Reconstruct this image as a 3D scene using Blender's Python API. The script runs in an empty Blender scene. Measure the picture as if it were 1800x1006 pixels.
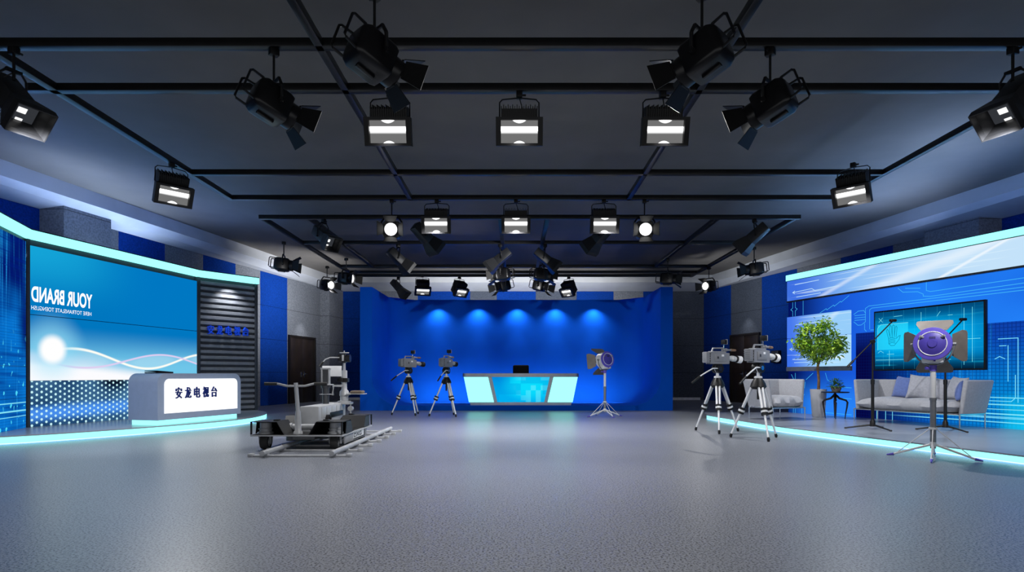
import bpy, bmesh, math, random
from mathutils import Vector, Matrix, Euler
random.seed(7)
C = bpy.context.scene.collection
SC = bpy.context.scene
PI = math.pi
R = math.radians

# ------------------------------------------------------------------ colour / materials
def lin(c):
    out = []
    for v in c[:3]:
        v = v / 255.0
        out.append(v / 12.92 if v <= 0.04045 else ((v + 0.055) / 1.055) ** 2.4)
    return (out[0], out[1], out[2], 1.0)

def newmat(name):
    m = bpy.data.materials.new(name)
    m.use_nodes = True
    nt = m.node_tree
    nt.nodes.clear()
    o = nt.nodes.new('ShaderNodeOutputMaterial')
    return m, nt, o

def pbr(name, rgb, rough=0.5, metal=0.0, var=0.06, scale=9.0, bump=0.0, spec=0.5, sheen=0.0):
    """principled material whose colour wanders a little with a noise"""
    m, nt, o = newmat(name)
    b = nt.nodes.new('ShaderNodeBsdfPrincipled')
    tc = nt.nodes.new('ShaderNodeTexCoord')
    n = nt.nodes.new('ShaderNodeTexNoise')
    n.inputs['Scale'].default_value = scale
    n.inputs['Detail'].default_value = 4
    nt.links.new(tc.outputs['Object'], n.inputs['Vector'])
    rp = nt.nodes.new('ShaderNodeValToRGB')
    c = lin(rgb)
    lo = tuple(max(0, v * (1 - var * 2)) for v in c[:3]) + (1,)
    hi = tuple(min(1, v * (1 + var * 2)) for v in c[:3]) + (1,)
    rp.color_ramp.elements[0].position = 0.3
    rp.color_ramp.elements[1].position = 0.7
    rp.color_ramp.elements[0].color = lo
    rp.color_ramp.elements[1].color = hi
    nt.links.new(n.outputs['Fac'], rp.inputs['Fac'])
    nt.links.new(rp.outputs['Color'], b.inputs['Base Color'])
    b.inputs['Roughness'].default_value = rough
    b.inputs['Metallic'].default_value = metal
    b.inputs['Specular IOR Level'].default_value = spec
    if sheen:
        b.inputs['Sheen Weight'].default_value = sheen
    if bump:
        bp = nt.nodes.new('ShaderNodeBump')
        bp.inputs['Strength'].default_value = bump
        bp.inputs['Distance'].default_value = 0.01
        nt.links.new(n.outputs['Fac'], bp.inputs['Height'])
        nt.links.new(bp.outputs['Normal'], b.inputs['Normal'])
    nt.links.new(b.outputs['BSDF'], o.inputs['Surface'])
    return m

class X:
    """a float socket with arithmetic, for writing patterns as formulas"""
    nt = None
    def __init__(s, k): s.k = k
    def _m(s, op, *a):
        n = X.nt.nodes.new('ShaderNodeMath')
        n.operation = op
        for i, v in enumerate((s,) + a):
            v = v.k if isinstance(v, X) else v
            if isinstance(v, (int, float)): n.inputs[i].default_value = v
            else: X.nt.links.new(v, n.inputs[i])
        return X(n.outputs[0])
    def __add__(s, o): return s._m('ADD', o)
    __radd__ = __add__
    def __sub__(s, o): return s._m('SUBTRACT', o)
    def __rsub__(s, o): return X(o)._m('SUBTRACT', s)
    def __mul__(s, o): return s._m('MULTIPLY', o)
    __rmul__ = __mul__
    def __truediv__(s, o): return s._m('DIVIDE', o)
    def sin(s): return s._m('SINE')
    def abs(s): return s._m('ABSOLUTE')
    def fract(s): return s._m('FRACT')
    def floor(s): return s._m('FLOOR')
    def sqrt(s): return s._m('SQRT')
    def pw(s, p): return s._m('POWER', p)
    def lt(s, o): return s._m('LESS_THAN', o)
    def gt(s, o): return s._m('GREATER_THAN', o)
    def min(s, o): return s._m('MINIMUM', o)
    def max(s, o): return s._m('MAXIMUM', o)
    def clamp(s): return s.max(0.0).min(1.0)
    def ss(s, a, b):
        """smooth ramp from 0 at a to 1 at b"""
        n = X.nt.nodes.new('ShaderNodeMapRange')
        n.interpolation_type = 'SMOOTHSTEP'
        n.inputs['From Min'].default_value = min(a, b)
        n.inputs['From Max'].default_value = max(a, b)
        n.inputs['To Min'].default_value = 0 if a < b else 1
        n.inputs['To Max'].default_value = 1 if a < b else 0
        X.nt.links.new(s.k, n.inputs['Value'])
        return X(n.outputs['Result'])

def mixc(a, b, f):
    n = X.nt.nodes.new('ShaderNodeMix')
    n.data_type = 'RGBA'
    for key, v in ((6, a), (7, b)):
        if isinstance(v, tuple): n.inputs[key].default_value = lin(v)
        else: X.nt.links.new(v, n.inputs[key])
    if isinstance(f, X): X.nt.links.new(f.k, n.inputs[0])
    else: n.inputs[0].default_value = f
    return n.outputs[2]

def noise(x, z, sx, sz, detail=2.0, off=0.0):
    cb = X.nt.nodes.new('ShaderNodeCombineXYZ')
    for i, v in enumerate((x * sx + off, z * sz)):
        X.nt.links.new(v.k, cb.inputs[i])
    n = X.nt.nodes.new('ShaderNodeTexNoise')
    n.inputs['Scale'].default_value = 1
    n.inputs['Detail'].default_value = detail
    X.nt.links.new(cb.outputs[0], n.inputs['Vector'])
    return X(n.outputs['Fac'])

def line(v, pos, w):
    return (v - pos).abs().lt(w)

def glow(name, fn, strength=1.0):
    """a lit screen: emission colour from a formula of local x and z"""
    m, nt, o = newmat(name)
    X.nt = nt
    tc = nt.nodes.new('ShaderNodeTexCoord')
    sp = nt.nodes.new('ShaderNodeSeparateXYZ')
    nt.links.new(tc.outputs['Object'], sp.inputs[0])
    col = fn(X(sp.outputs[0]), X(sp.outputs[2]))
    e = nt.nodes.new('ShaderNodeEmission')
    e.inputs['Strength'].default_value = strength
    if isinstance(col, tuple): e.inputs['Color'].default_value = lin(col)
    else: nt.links.new(col, e.inputs['Color'])
    nt.links.new(e.outputs[0], o.inputs['Surface'])
    return m

# ------------------------------------------------------------------ mesh builder
class MB:
    def __init__(s):
        s.bm = bmesh.new(); s.mi = 0
    def v(s, co): return s.bm.verts.new(co)
    def f(s, vs):
        try:
            q = s.bm.faces.new(vs)
            q.material_index = s.mi
            return q
        except ValueError:
            return None
    def hexa(s, p):
        """eight corners: bottom ring then top ring"""
        v = [s.v(q) for q in p]
        for a in ((3, 2, 1, 0), (4, 5, 6, 7), (0, 1, 5, 4), (1, 2, 6, 5), (2, 3, 7, 6), (3, 0, 4, 7)):
            s.f([v[i] for i in a])
        return v
    def box(s, x0, x1, y0, y1, z0, z1, bev=0.0, mat=None, seg=2):
        p = [Vector(q) for q in ((x0, y0, z0), (x1, y0, z0), (x1, y1, z0), (x0, y1, z0), (x0, y0, z1), (x1, y0, z1), (x1, y1, z1), (x0, y1, z1))]
        if mat is not None: p = [mat @ q for q in p]
        vs = s.hexa(p)
        if bev:
            es = list({e for w in vs for e in w.link_edges})
            r = bmesh.ops.bevel(s.bm, geom=es, offset=bev, segments=seg, profile=0.5, affect='EDGES', clamp_overlap=True)
            for q in r['faces']: q.material_index = s.mi
        return s
    def taper(s, y0, w0, h0, y1, w1, h1, z0=0.0, z1=0.0, bev=0.0):
        """a box along y whose section goes from w0 x h0 to w1 x h1"""
        p = [(-w0/2, y0, z0-h0/2), (w0/2, y0, z0-h0/2), (w1/2, y1, z1-h1/2), (-w1/2, y1, z1-h1/2),
             (-w0/2, y0, z0+h0/2), (w0/2, y0, z0+h0/2), (w1/2, y1, z1+h1/2), (-w1/2, y1, z1+h1/2)]
        vs = s.hexa(p)
        if bev:
            es = list({e for w in vs for e in w.link_edges})
            r = bmesh.ops.bevel(s.bm, geom=es, offset=bev, segments=2, profile=0.5, affect='EDGES', clamp_overlap=True)
            for q in r['faces']: q.material_index = s.mi
        return s
    def ring(s, c, ax, up, r, n):
        sd = ax.cross(up).normalized(); up = sd.cross(ax).normalized()
        return [s.v(c + (sd * math.cos(2*PI*i/n) + up * math.sin(2*PI*i/n)) * r) for i in range(n)]
    def tube(s, pts, r, n=8, caps=True, closed=False):
        pts = [Vector(p) for p in pts]
        rs = r if isinstance(r, (list, tuple)) else [r] * len(pts)
        rings = []
        N = len(pts)
        for i, p in enumerate(pts):
            if closed: d = (pts[(i+1) % N] - pts[i-1])
            elif i == 0: d = pts[1] - p
            elif i == N-1: d = p - pts[i-1]
            else: d = (pts[i+1] - p).normalized() + (p - pts[i-1]).normalized()
            d.normalize()
            up = Vector((0, 0, 1)) if abs(d.z) < 0.9 else Vector((0, 1, 0))
            rings.append(s.ring(p, d, up, rs[i], n))
        prs = list(zip(rings, rings[1:])) + ([(rings[-1], rings[0])] if closed else [])
        for a, b in prs:
            for i in range(n):
                s.f([a[i], a[(i+1) % n], b[(i+1) % n], b[i]])
        if caps and not closed:
            s.f(rings[0][::-1]); s.f(rings[-1])
        return s
    def cyl(s, a, b, r0, r1=None, n=16):
        return s.tube([a, b], [r0, r0 if r1 is None else r1], n)
    def lathe(s, prof, n=20, mat=None):
        """profile of (radius, z) turned about z"""
        mat = mat or Matrix()
        rings = []
        for r, z in prof:
            if r < 1e-5: rings.append([s.v(mat @ Vector((0, 0, z)))])
            else: rings.append([s.v(mat @ Vector((r*math.cos(2*PI*i/n), r*math.sin(2*PI*i/n), z))) for i in range(n)])
        for a, b in zip(rings, rings[1:]):
            for i in range(n):
                j = (i+1) % n
                if len(a) == 1 and len(b) == 1: continue
                if len(a) == 1: s.f([a[0], b[j], b[i]])
                elif len(b) == 1: s.f([a[i], a[j], b[0]])
                else: s.f([a[i], a[j], b[j], b[i]])
        if len(rings[0]) > 1: s.f(rings[0][::-1])
        if len(rings[-1]) > 1: s.f(rings[-1])
        return s
    def prism(s, poly, a, b, plane='xy', mat=None):
        """polygon in a plane, pulled from a to b along the third axis"""
        def P(u, v, w):
            q = {'xy': (u, v, w), 'xz': (u, w, v), 'yz': (w, u, v)}[plane]
            return mat @ Vector(q) if mat is not None else Vector(q)
        lo = [s.v(P(u, v, a)) for u, v in poly]; hi = [s.v(P(u, v, b)) for u, v in poly]
        s.f(lo[::-1]); s.f(hi)
        for i in range(len(poly)):
            j = (i+1) % len(poly)
            s.f([lo[i], lo[j], hi[j], hi[i]])
        return s
    def strip(s, pts, w, y, mat=None):
        """thin flat line drawn on a panel, local x and z, at depth y"""
        for (x0, z0), (x1, z1) in zip(pts, pts[1:]):
            d = Vector((x1-x0, z1-z0)); L = d.length
            if L < 1e-6: continue
            d /= L; n = Vector((-d.y, d.x)) * w/2; d = d * w/2
            q = [(x0-d.x+n.x, y, z0-d.y+n.y), (x0-d.x-n.x, y, z0-d.y-n.y), (x1+d.x-n.x, y, z1+d.y-n.y), (x1+d.x+n.x, y, z1+d.y+n.y)]
            s.f([s.v(p) for p in q])
        return s
    def build(s, name, mats, parent=None, loc=None, rot=None, smooth=40):
        bmesh.ops.recalc_face_normals(s.bm, faces=s.bm.faces[:])
        me = bpy.data.meshes.new(name)
        s.bm.to_mesh(me); s.bm.free()
        for m in (mats if isinstance(mats, (list, tuple)) else [mats]): me.materials.append(m)
        if smooth:
            me.polygons.foreach_set('use_smooth', [True] * len(me.polygons))
            me.set_sharp_from_angle(angle=R(smooth))
        o = bpy.data.objects.new(name, me); C.objects.link(o)
        if parent: o.parent = parent
        if loc: o.location = loc
        if rot: o.rotation_euler = rot
        return o

def roundrect(x0, x1, z0, z1, r, n=6, corners=(1, 1, 1, 1)):
    """corner order: low-left, low-right, high-right, high-left"""
    out = []
    for i, (cx, cz, a) in enumerate(((x0, z0, 180), (x1, z0, 270), (x1, z1, 0), (x0, z1, 90))):
        if not corners[i]: out.append((cx, cz)); continue
        ox = cx + r if cx == x0 else cx - r
        oz = cz + r if cz == z0 else cz - r
        for k in range(n+1):
            t = R(a + 90*k/n)
            out.append((ox + r*math.cos(t), oz + r*math.sin(t)))
    return out

def tag(o, label=None, cat=None, group=None, kind=None):
    if label: o['label'] = label
    if cat: o['category'] = cat
    if group: o['group'] = group
    if kind: o['kind'] = kind
    return o

def thing(name, label, cat, loc=(0, 0, 0), rz=0.0, group=None):
    o = bpy.data.objects.new(name, None); C.objects.link(o)
    o.empty_display_size = 0.1
    o.location = loc; o.rotation_euler = (0, 0, rz)
    return tag(o, label, cat, group)

def dup(o, parent=None):
    c = o.copy(); C.objects.link(c); c.parent = parent
    for ch in list(o.children): dup(ch, c)
    return c

def struct(name, mb, mats, **k):
    return tag(mb.build(name, mats, **k), kind='structure')

def text_mesh(body, size, extrude=0.0, offset=0.0, spacing=1.0, shear=0.0):
    cu = bpy.data.curves.new('lettering', 'FONT')
    cu.body = body; cu.size = size; cu.extrude = extrude; cu.offset = offset
    cu.space_character = spacing; cu.shear = shear; cu.align_x = 'LEFT'
    o = bpy.data.objects.new('lettering', cu); C.objects.link(o)
    dg = bpy.context.evaluated_depsgraph_get(); dg.update()
    me = bpy.data.meshes.new_from_object(o.evaluated_get(dg))
    bpy.data.objects.remove(o); bpy.data.curves.remove(cu)
    return me

def lettering(name, body, x0, x1, z0, z1, y, mat, parent, extrude=0.0, offset=0.0, spacing=1.0, mirror=False, size=0.2):
    """writing fitted into a rectangle of a panel's local x and z"""
    me = text_mesh(body, size, extrude, offset, spacing)
    xs = [v.co.x for v in me.vertices]; ys = [v.co.y for v in me.vertices]
    ax, bx, ay, by = min(xs), max(xs), min(ys), max(ys)
    for v in me.vertices:
        u = (v.co.x-ax)/(bx-ax); w = (v.co.y-ay)/(by-ay)
        if mirror: u = 1-u
        v.co = (x0+(x1-x0)*u, y - v.co.z, z0+(z1-z0)*w)
    if mirror: me.flip_normals()
    me.materials.clear(); me.materials.append(mat)
    o = bpy.data.objects.new(name, me); C.objects.link(o); o.parent = parent
    return o

def sign(name, body, x0, x1, z0, z1, y, mat, parent, extrude=0.01, gap=0.45, offset=0.0):
    """a row of characters, each fitted into its own cell"""
    n = len(body); cw = (x1-x0)/(n+gap*(n-1)); vs, fs = [], []
    for i, ch in enumerate(body):
        me = text_mesh(ch, 0.2, extrude, offset)
        xs = [v.co.x for v in me.vertices]; ys = [v.co.y for v in me.vertices]
        ax, bx, ay, by = min(xs), max(xs), min(ys), max(ys); o = len(vs); c0 = x0+i*cw*(1+gap)
        bw = (z1-z0)*0.028
        for q, (dx, dz) in enumerate(((-bw, 0), (bw, 0), (0, bw*0.6), (0, -bw*0.6))):
            o = len(vs)
            vs += [(c0+bw+dx+(v.co.x-ax)/(bx-ax)*(cw-2*bw), y-v.co.z-0.0004*q, z0+dz+(v.co.y-ay)/(by-ay)*(z1-z0)) for v in me.vertices]
            fs += [[o+k for k in f.vertices] for f in me.polygons]
    me = bpy.data.meshes.new(name); me.from_pydata(vs, [], fs); me.materials.append(mat)
    o = bpy.data.objects.new(name, me); C.objects.link(o); o.parent = parent
    return o

# ------------------------------------------------------------------ shared materials
BLACK = pbr('black_metal', (15, 15, 17), 0.45, 0.0, 0.1, spec=0.35)
DOLLYP = pbr('dolly_grey_paint', (168, 170, 174), 0.4, 0.1, 0.03)
SATIN = pbr('black_satin', (20, 20, 23), 0.3, 0.2, 0.08)
GRIDM = pbr('grid_black', (22, 23, 26), 0.35, 0.3, 0.1)
DARKG = pbr('dark_grey_metal', (62, 64, 68), 0.4, 0.3)
GREYM = pbr('grey_metal', (125, 128, 134), 0.4, 0.4)
LIGHTG = pbr('light_grey_paint', (196, 198, 200), 0.4, 0.1, 0.03)
MIDG = pbr('mid_grey_paint', (150, 152, 156), 0.45, 0.1, 0.04)
CHROME = pbr('chrome', (215, 218, 222), 0.16, 1.0, 0.02)
RUBBER = pbr('rubber', (44, 44, 44), 0.75)
WHITEP = pbr('white_paint', (226, 227, 230), 0.35, 0.05, 0.02)
PURPLE = pbr('purple_plastic', (92, 78, 190), 0.4, 0.0, 0.05)
PURPLE_D = pbr('dark_purple_plastic', (70, 58, 160), 0.45, 0.0, 0.06)
BROWN = pbr('brown_leather', (120, 92, 66), 0.5)
FLAPM = pbr('grey_flap', (104, 99, 96), 0.5, 0.1)
CYAN = glow('cyan_light', lambda x, z: (140, 252, 246), 1.7)
BLUETAPE = glow('blue_tape', lambda x, z: (90, 130, 255), 9.0)
UPFILL = glow('blue_upfill', lambda x, z: (120, 165, 255), 30.0)  # added glow without a visible source, brightens the soffit over the sets
WHITEGLOW = glow('white_glow', lambda x, z: (255, 255, 255), 1.3)
LAMPGLOW = glow('lamp_glow', lambda x, z: (255, 255, 255), 2.6)
TEXTW = glow('white_text', lambda x, z: (252, 254, 255), 1.1)
BLUELET = pbr('blue_letter', (20, 80, 235), 0.35)
BLUELIT = glow('blue_letter_lit', lambda x, z: (8, 45, 185), 0.8)
NAVY = pbr('navy_letter', (0, 28, 110), 0.4)
LINEC = glow('circuit_line', lambda x, z: (70, 190, 250), 1.0)
GLASSD = pbr('dark_lens', (12, 13, 18), 0.08, 0.0, 0.02)
DECKM = pbr('stage_deck', (140, 146, 158), 0.28, 0.0, 0.04, 3)
# ------------------------------------------------------------------ camera
cam = bpy.data.cameras.new('camera'); co = bpy.data.objects.new('camera', cam); C.objects.link(co)
co.location = (0, 0, 1.0); co.rotation_euler = (PI/2, 0, 0)
cam.sensor_width = 36; cam.lens = 21.0; cam.shift_x = -5/1800; cam.shift_y = 157/1800
cam.clip_start = 0.05; cam.clip_end = 200
SC.camera = co

# ------------------------------------------------------------------ room shell
def carpet(name, rgb, rough=0.9):
    m, nt, o = newmat(name); X.nt = nt
    b = nt.nodes.new('ShaderNodeBsdfPrincipled')
    tc = nt.nodes.new('ShaderNodeTexCoord'); sp = nt.nodes.new('ShaderNodeSeparateXYZ')
    nt.links.new(tc.outputs['Object'], sp.inputs[0])
    n = nt.nodes.new('ShaderNodeTexNoise'); n.inputs['Scale'].default_value = 26; n.inputs['Detail'].default_value = 5
    nt.links.new(tc.outputs['Object'], n.inputs['Vector'])
    z = X(sp.outputs[2])
    seam = ((z / 1.1).fract() - 0.5).abs().gt(0.494)
    f = X(n.outputs['Fac']).ss(0.3, 0.7)
    lo = tuple(v*0.88 for v in rgb); hi = tuple(min(255, v*1.08) for v in rgb)
    col = mixc(mixc(lo, hi, f), tuple(v*0.55 for v in rgb), seam)
    nt.links.new(col, b.inputs['Base Color']); b.inputs['Roughness'].default_value = rough; b.inputs['Specular IOR Level'].default_value = 0.08
    bp = nt.nodes.new('ShaderNodeBump'); bp.inputs['Strength'].default_value = 0.25; bp.inputs['Distance'].default_value = 0.01
    nt.links.new(n.outputs['Fac'], bp.inputs['Height']); nt.links.new(bp.outputs[0], b.inputs['Normal'])
    nt.links.new(b.outputs[0], o.inputs['Surface'])
    return m
WGREY = carpet('grey_acoustic_felt', (112, 116, 124))
WBLUE = carpet('blue_acoustic_felt', (8, 52, 132))
WDARK = carpet('dark_acoustic_felt', (74, 80, 92))

def floor_mat():
    m, nt, o = newmat('speckled_floor'); X.nt = nt
    b = nt.nodes.new('ShaderNodeBsdfPrincipled')
    tc = nt.nodes.new('ShaderNodeTexCoord')
    n = nt.nodes.new('ShaderNodeTexNoise'); n.inputs['Scale'].default_value = 75; n.inputs['Detail'].default_value = 2; n.inputs['Roughness'].default_value = 0.6
    n2 = nt.nodes.new('ShaderNodeTexNoise'); n2.inputs['Scale'].default_value = 0.7; n2.inputs['Detail'].default_value = 3
    for q in (n, n2): nt.links.new(tc.outputs['Object'], q.inputs['Vector'])
    f = X(n.outputs['Fac']).ss(0.40, 0.50)
    g = X(n2.outputs['Fac'])
    col = mixc((54, 56, 62), (134, 138, 148), f)
    col = mixc(col, (120, 124, 134), g.ss(0.3, 0.8) * 0.35)
    nt.links.new(col, b.inputs['Base Color'])
    nt.links.new((X(n2.outputs['Fac']) * 0.1 + 0.28).k, b.inputs['Roughness'])
    b.inputs['Specular IOR Level'].default_value = 0.4
    nt.links.new(b.outputs[0], o.inputs['Surface'])
    return m

YB, YF, ZC, ZS = 24.2, -5.0, 4.87, 4.4
def lx(y): return -(12.15 - 0.2*y)
def rx(y): return 13.9 - 0.258*y
def flx(y): return -(10.98 - 0.167*y)
def frx(y): return 11.75 - 0.18*y
g = MB(); g.f([g.v(p) for p in ((lx(YF), YF, 0), (rx(YF), YF, 0), (rx(YB), YB, 0), (lx(YB), YB, 0))])
struct('floor', g, floor_mat(), smooth=0)
YFB = 23.0
g = MB(); g.f([g.v(p) for p in ((flx(YF), YF, ZC), (frx(YF), YF, ZC), (frx(YFB), YFB, ZC), (flx(YFB), YFB, ZC))])
struct('ceiling', g, pbr('ceiling_grey', (108, 104, 99), 0.7, 0, 0.03, 2), smooth=0)
SOFF = pbr('soffit_grey', (190, 194, 202), 0.65, 0, 0.03, 2)
FASC = pbr('fascia_grey', (172, 174, 178), 0.65, 0, 0.03, 2)
ZF = 4.58
g = MB()
for wx, fx in ((lx, flx), (rx, frx)):
    g.mi = 1; g.f([g.v(p) for p in ((fx(YF), YF, ZC), (fx(YFB), YFB, ZC), (fx(YFB), YFB, ZF), (fx(YF), YF, ZF))])
    g.mi = 0; g.f([g.v(p) for p in ((fx(YF), YF, ZF), (fx(YFB), YFB, ZF), (wx(YB), YB, ZS), (wx(YF), YF, ZS))])
g.mi = 1; g.f([g.v(p) for p in ((flx(YFB), YFB, ZC), (frx(YFB), YFB, ZC), (frx(YFB), YFB, ZF), (flx(YFB), YFB, ZF))])
g.mi = 0; g.f([g.v(p) for p in ((flx(YFB), YFB, ZF), (frx(YFB), YFB, ZF), (rx(YB), YB, ZS), (lx(YB), YB, ZS))])
struct('trim_1', g, [SOFF, FASC], smooth=0)

def wall(name, fx, segs):
    g = MB()
    for y0, y1, mi in segs:
        g.mi = mi
        g.f([g.v(p) for p in ((fx(y0), y0, 0), (fx(y1), y1, 0), (fx(y1), y1, ZS), (fx(y0), y0, ZS))])
    struct(name, g, [WGREY, WBLUE, WDARK], smooth=0)
wall('wall_left', lx, [(YF, 2, 0), (2, 4.5, 1), (4.5, 7, 0), (7, 9.4, 1), (9.4, 11.2, 0), (11.2, 12.2, 1), (12.2, 14.07, 0), (14.07, 15.46, 1),
    (15.46, 16.83, 0), (16.83, 18.2, 1), (18.2, 19.4, 0), (19.4, 20.91, 1), (20.91, YB, 0)])
wall('wall_right', rx, [(YF, 3, 0), (3, 5.5, 1), (5.5, 8, 0), (8, 10, 1), (10, 11.5, 0), (11.5, 13.0, 1), (13.0, 15.6, 0), (15.6, 17.3, 1),
    (17.3, 19.03, 0), (19.03, 20.7, 1), (20.7, 22.42, 2), (22.42, YB, 1)])
g = MB()
for x0, x1, mi in ((lx(YB), -5.6, 1), (-5.6, -3.93, 0), (-3.93, -1.81, 1), (-1.81, -0.73, 2), (-0.73, 0.85, 1), (0.85, 2.5, 2), (2.5, 4.0, 1),
                   (4.0, 5.2, 0), (5.2, 6.4, 1), (6.4, rx(YB), 2)):
    g.mi = mi; g.f([g.v(p) for p in ((x0, YB, 0), (x1, YB, 0), (x1, YB, ZS), (x0, YB, ZS))])
struct('wall_back', g, [WGREY, WBLUE, WDARK], smooth=0)
SKIRT = pbr('skirting_white', (205, 208, 214), 0.4)
g = MB(); g.box(lx(YB)+0.15, rx(YB)-0.15, YB-0.03, YB-0.005, 0, 0.1); struct('baseboard_back', g, SKIRT)
# wall pillars
def pillar(name, fx, y0, y1, d, sgn):
    g = MB()
    g.hexa([(fx(y0), y0, 0), (fx(y0)+sgn*d, y0, 0), (fx(y1)+sgn*d, y1, 0), (fx(y1), y1, 0), (fx(y0), y0, ZS+0.1), (fx(y0)+sgn*d, y0, ZS+0.1), (fx(y1)+sgn*d, y1, ZS+0.1), (fx(y1), y1, ZS+0.1)])
    struct(name, g, WGREY, smooth=0)
pillar('trim_2', lx, 12.2, 13.3, 0.5, 1)
pillar('trim_3', rx, 12.95, 14.2, 0.5, -1)
pillar('trim_4', lx, 23.1, YB-0.02, 0.36, 1)

# doors
DOORM = pbr('dark_brown_door', (38, 30, 24), 0.3, 0, 0.15, 4)
DOORF = pbr('door_frame', (26, 22, 19), 0.4)
def door(name, fx, y0, y1, h, sgn):
    ang = math.atan2(y1-y0, fx(y1)-fx(y0))
    L = math.hypot(y1-y0, fx(y1)-fx(y0))
    r = bpy.data.objects.new(name, None); C.objects.link(r); tag(r, kind='structure')
    r.location = (fx(y0)+sgn*0.012, y0, 0); r.rotation_euler = (0, 0, ang)
    s = -1 if sgn > 0 else 1
    g = MB()
    g.box(0, 0.07, min(0, s*0.07), max(0, s*0.07), 0, h); g.box(L-0.07, L, min(0, s*0.07), max(0, s*0.07), 0, h); g.box(0.07, L-0.07, min(0, s*0.07), max(0, s*0.07), h-0.07, h)
    g.build('door_frame', DOORF, r)
    for a, b in ((0.075, L/2-0.004), (L/2+0.004, L-0.075)):
        g = MB(); g.box(a, b, min(s*0.01, s*0.045), max(s*0.01, s*0.045), 0.01, h-0.075, 0.004)
        leaf = g.build('door_leaf', DOORM, r)
        hx = b-0.09 if a < 0.1 else a+0.09
        dx = -0.13 if a < 0.1 else 0.13
        g = MB(); g.cyl((hx, s*0.04, 1.05), (hx, s*0.1, 1.05), 0.014); g.tube([(hx, s*0.095, 1.05), (hx+dx, s*0.095, 1.05)], 0.012)
        g.box(hx-0.025, hx+0.025, min(s*0.045, s*0.055), max(s*0.045, s*0.055), 0.93, 1.13)
        g.build('door_handle', CHROME, leaf)
door('door_1', lx, 20.93, 22.66, 2.42, 1)
door('door_2', rx, 20.75, 22.4, 2.5, -1)
y0 = 19.75
t = thing('wall_speaker', 'dark flat box mounted on the blue wall beside the double door', 'wall box', (rx(y0)-0.01, y0, 1.42), math.atan2(1, -0.258))
g = MB(); g.box(-0.02, 0.34, 0.0, 0.12, 0, 0.4, 0.01); g.build('housing', BLACK, t)
g = MB(); g.box(0.0, 0.32, 0.115, 0.125, 0.02, 0.38, 0.004); g.build('grille', DARKG, t)

# ------------------------------------------------------------------ lighting grids
ZT = 4.2
def grid(name, label, rails):
    t = thing(name, label, 'lighting grid', (0, 0, ZT))
    for x0, y0, x1, y1, w in rails:
        d = Vector((x1-x0, y1-y0, 0)); L = d.length; a = math.atan2(d.y, d.x)
        g = MB(); g.box(0, L, -w/2, w/2, 0, 0.085, 0.006)
        g.build('rail', GRIDM, t, (x0, y0, 0), (0, 0, a))
    return t
grid('ceiling_lighting_grid', 'black steel lighting grid under the ceiling nearest the camera, carrying the big spotlights',
     [(-5.19, 0.6, -5.19, 10.95, 0.1), (5.9, 0.6, 5.9, 10.95, 0.08), (-1.91, 0.6, -1.91, 10.95, 0.08), (2.08, 0.6, 2.08, 10.95, 0.08),
      (-5.15, 5.0, 5.86, 5.0, 0.06), (-9.5, 5.85, 9.6, 5.85, 0.1), (-5.5, 6.75, 5.86, 6.75, 0.1), (-5.15, 9.55, 5.86, 9.55, 0.08), (-5.15, 10.9, 5.86, 10.9, 0.08), (-5.15, 3.2, 5.86, 3.2, 0.08)])
grid('ceiling_lighting_grid', 'black steel lighting grid further back, reaching over the blue cyclorama',
     [(-5.24, 12.25, 5.85, 12.25, 0.09), (-5.2, 12.3, -5.2, 19.5, 0.09), (5.75, 12.3, 5.75, 19.5, 0.09), (-4.22, 12.3, -4.22, 17.8, 0.09), (4.17, 12.3, 4.17, 17.8, 0.09),
      (-0.3, 12.3, -0.3, 19.4, 0.09), (0.67, 12.3, 0.67, 19.4, 0.09), (-5.2, 14.6, 5.7, 14.6, 0.09), (-5.2, 17.75, 5.7, 17.75, 0.09), (-5.2, 18.75, 5.7, 18.75, 0.09), (-5.2, 19.4, 5.7, 19.4, 0.09)])

# ------------------------------------------------------------------ studio lamps
def face_dir(ax, ay): return math.atan2(ax, -ay)
SHARED = {}
def part(key, make, mats, parent, loc=(0, 0, 0), rot=(0, 0, 0)):
    """first use builds the part, later lamps copy it and share its mesh"""
    if key in SHARED:
        o = SHARED[key].copy(); C.objects.link(o); o.parent = parent
    else:
        g = MB(); make(g); o = g.build(key.split('/')[-1].split('#')[0], mats, parent)
        SHARED[key] = o
    o.location = loc; o.rotation_euler = rot
    return o

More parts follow.
